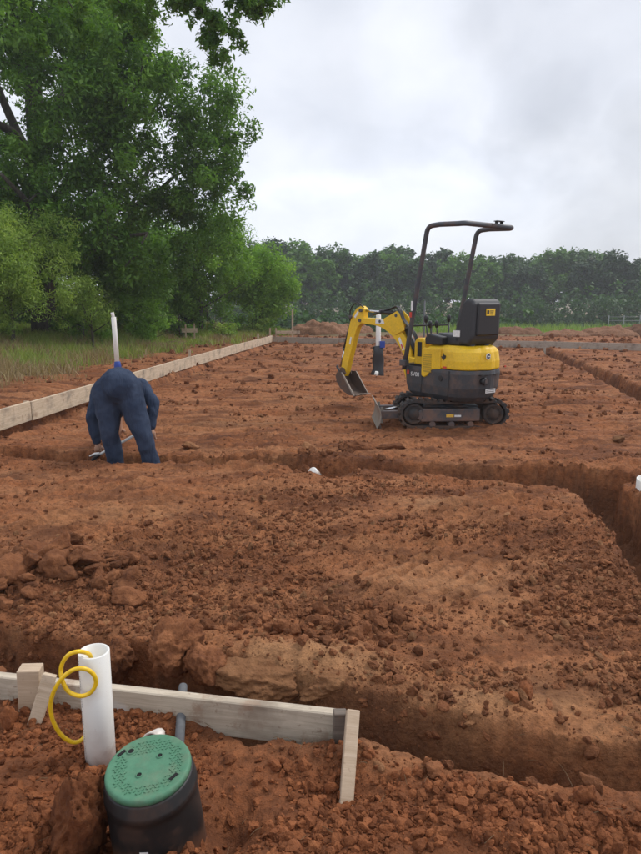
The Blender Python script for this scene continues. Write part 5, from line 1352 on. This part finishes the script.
    # hands: fingers
    for s, w, hnd in ((1, 'wrL', 'haL'), (-1, 'wrR', 'haR')):
        a = J[hnd]-origin; dr = (J[hnd]-J[w]).normalized()
        side = Vector((1, 0, 0)); fw = dr.cross(side).normalized()
        for k in range(4):
            o0 = a+side*(k-1.5)*.019; L_ = (.07, .08, .076, .06)[k]
            MB().tube(catmull([o0-dr*.01, o0+dr*L_*.5, o0+dr*L_*.85+fw*.02*(-1), o0+dr*L_*.8-fw*.045], 4), [.0095]*8+[.0085]*5, 8).build('finger', M['skin'], root)
        o0 = a+side*s*.03-dr*.02; MB().tube(catmull([o0, o0+side*s*.022+dr*.025, o0+side*s*.02+dr*.055-fw*.02], 4), .0105, 8).build('thumb', M['skin'], root)
    for s, an, to in (('L', 'ankL', 'toeL'), ('R', 'ankR', 'toeR')):
        a = J[an]-origin; t = J[to]-origin; d_ = Vector((t.x-a.x, t.y-a.y, 0)).normalized()
        J2 = [a+Vector((0, 0, .06)), a+Vector((0, 0, -.02))]
        MB().tube(J2+[a+Vector((0, 0, -.07))], [.055, .056, .06], 12).build('boot_shaft', M['boot'], root)
        rot = Matrix.Rotation(math.atan2(d_.y, d_.x), 3, 'Z')
        o = MB().box(a+d_*.06+Vector((0, 0, -.065)), (.28, .10, .075), rot).build('boot', M['boot'], root); bevel(o, .03, 3)
    # tool: slim white pipe the worker is setting in the trench
    a = at(91, 459, 6.02); b = at(135, 435, 6.10)
    tl = empty('digging_bar', a, label='slim pale pole with a dark tip held low across the trench by the worker', cat='pole')
    m = a.lerp(b, .2)
    MB().tube([m-a, b-a+(b-a)*.25], .013, 10).build('shaft', M['white'], tl)
    bevel(MB().tube([Vector((0, 0, -.02)), (m-a)*.5, m-a], [.012, .024, .016], 10).build('tip', M['black'], tl), .002, 1)
    MB().tube([Vector((-.01, -.01, .03)), (m-a)*.5+Vector((0, -.01, .03)), m-a+Vector((0, -.01, .01))], [.006, .012, .012], 8).build('tip_edge', M['white'], tl)
worker()

# wire gate far right
g = at(622, 330, 60.)
gt = empty('wire_gate', (g.x, 60., -1.05), label='pale metal field gate before the trees at the right edge', cat='gate')
M['gate'] = plain('faded_gate_metal', (.22, .24, .23), .6)
for z in (.45, .8, 1.15): MB().tube([(-1.3, 0, z), (1.6, 0, z)], .022, 6).build('rail', M['gate'], gt)
for x in (-1.3, .1, 1.6): MB().tube([(x, 0, -.4), (x, 0, 1.3)], .04, 6).build('gate_post', M['gate'], gt)

# ------------------------------------------------------------------ haze
def haze():
    mb = MB().box((30, 125, 6.5), (640, 270, 19.5)); m = bpy.data.materials.new('haze_air'); m.use_nodes = True; nt = m.node_tree
    nt.nodes.remove(nt.nodes['Principled BSDF']); v = nt.nodes.new('ShaderNodeVolumePrincipled'); v.inputs['Color'].default_value = (.86, .91, .98, 1); v.inputs['Density'].default_value = .0012
    v.inputs['Anisotropy'].default_value = .2
    nt.links.new(v.outputs[0], nt.nodes['Material Output'].inputs['Volume'])
    tag(mb.build('haze', m), 'thin pale haze over the site and the far trees', kind='stuff')
haze()
SC.cycles.volume_bounces = 1
SC.cycles.max_bounces = 6; SC.cycles.diffuse_bounces = 3; SC.cycles.transmission_bounces = 3
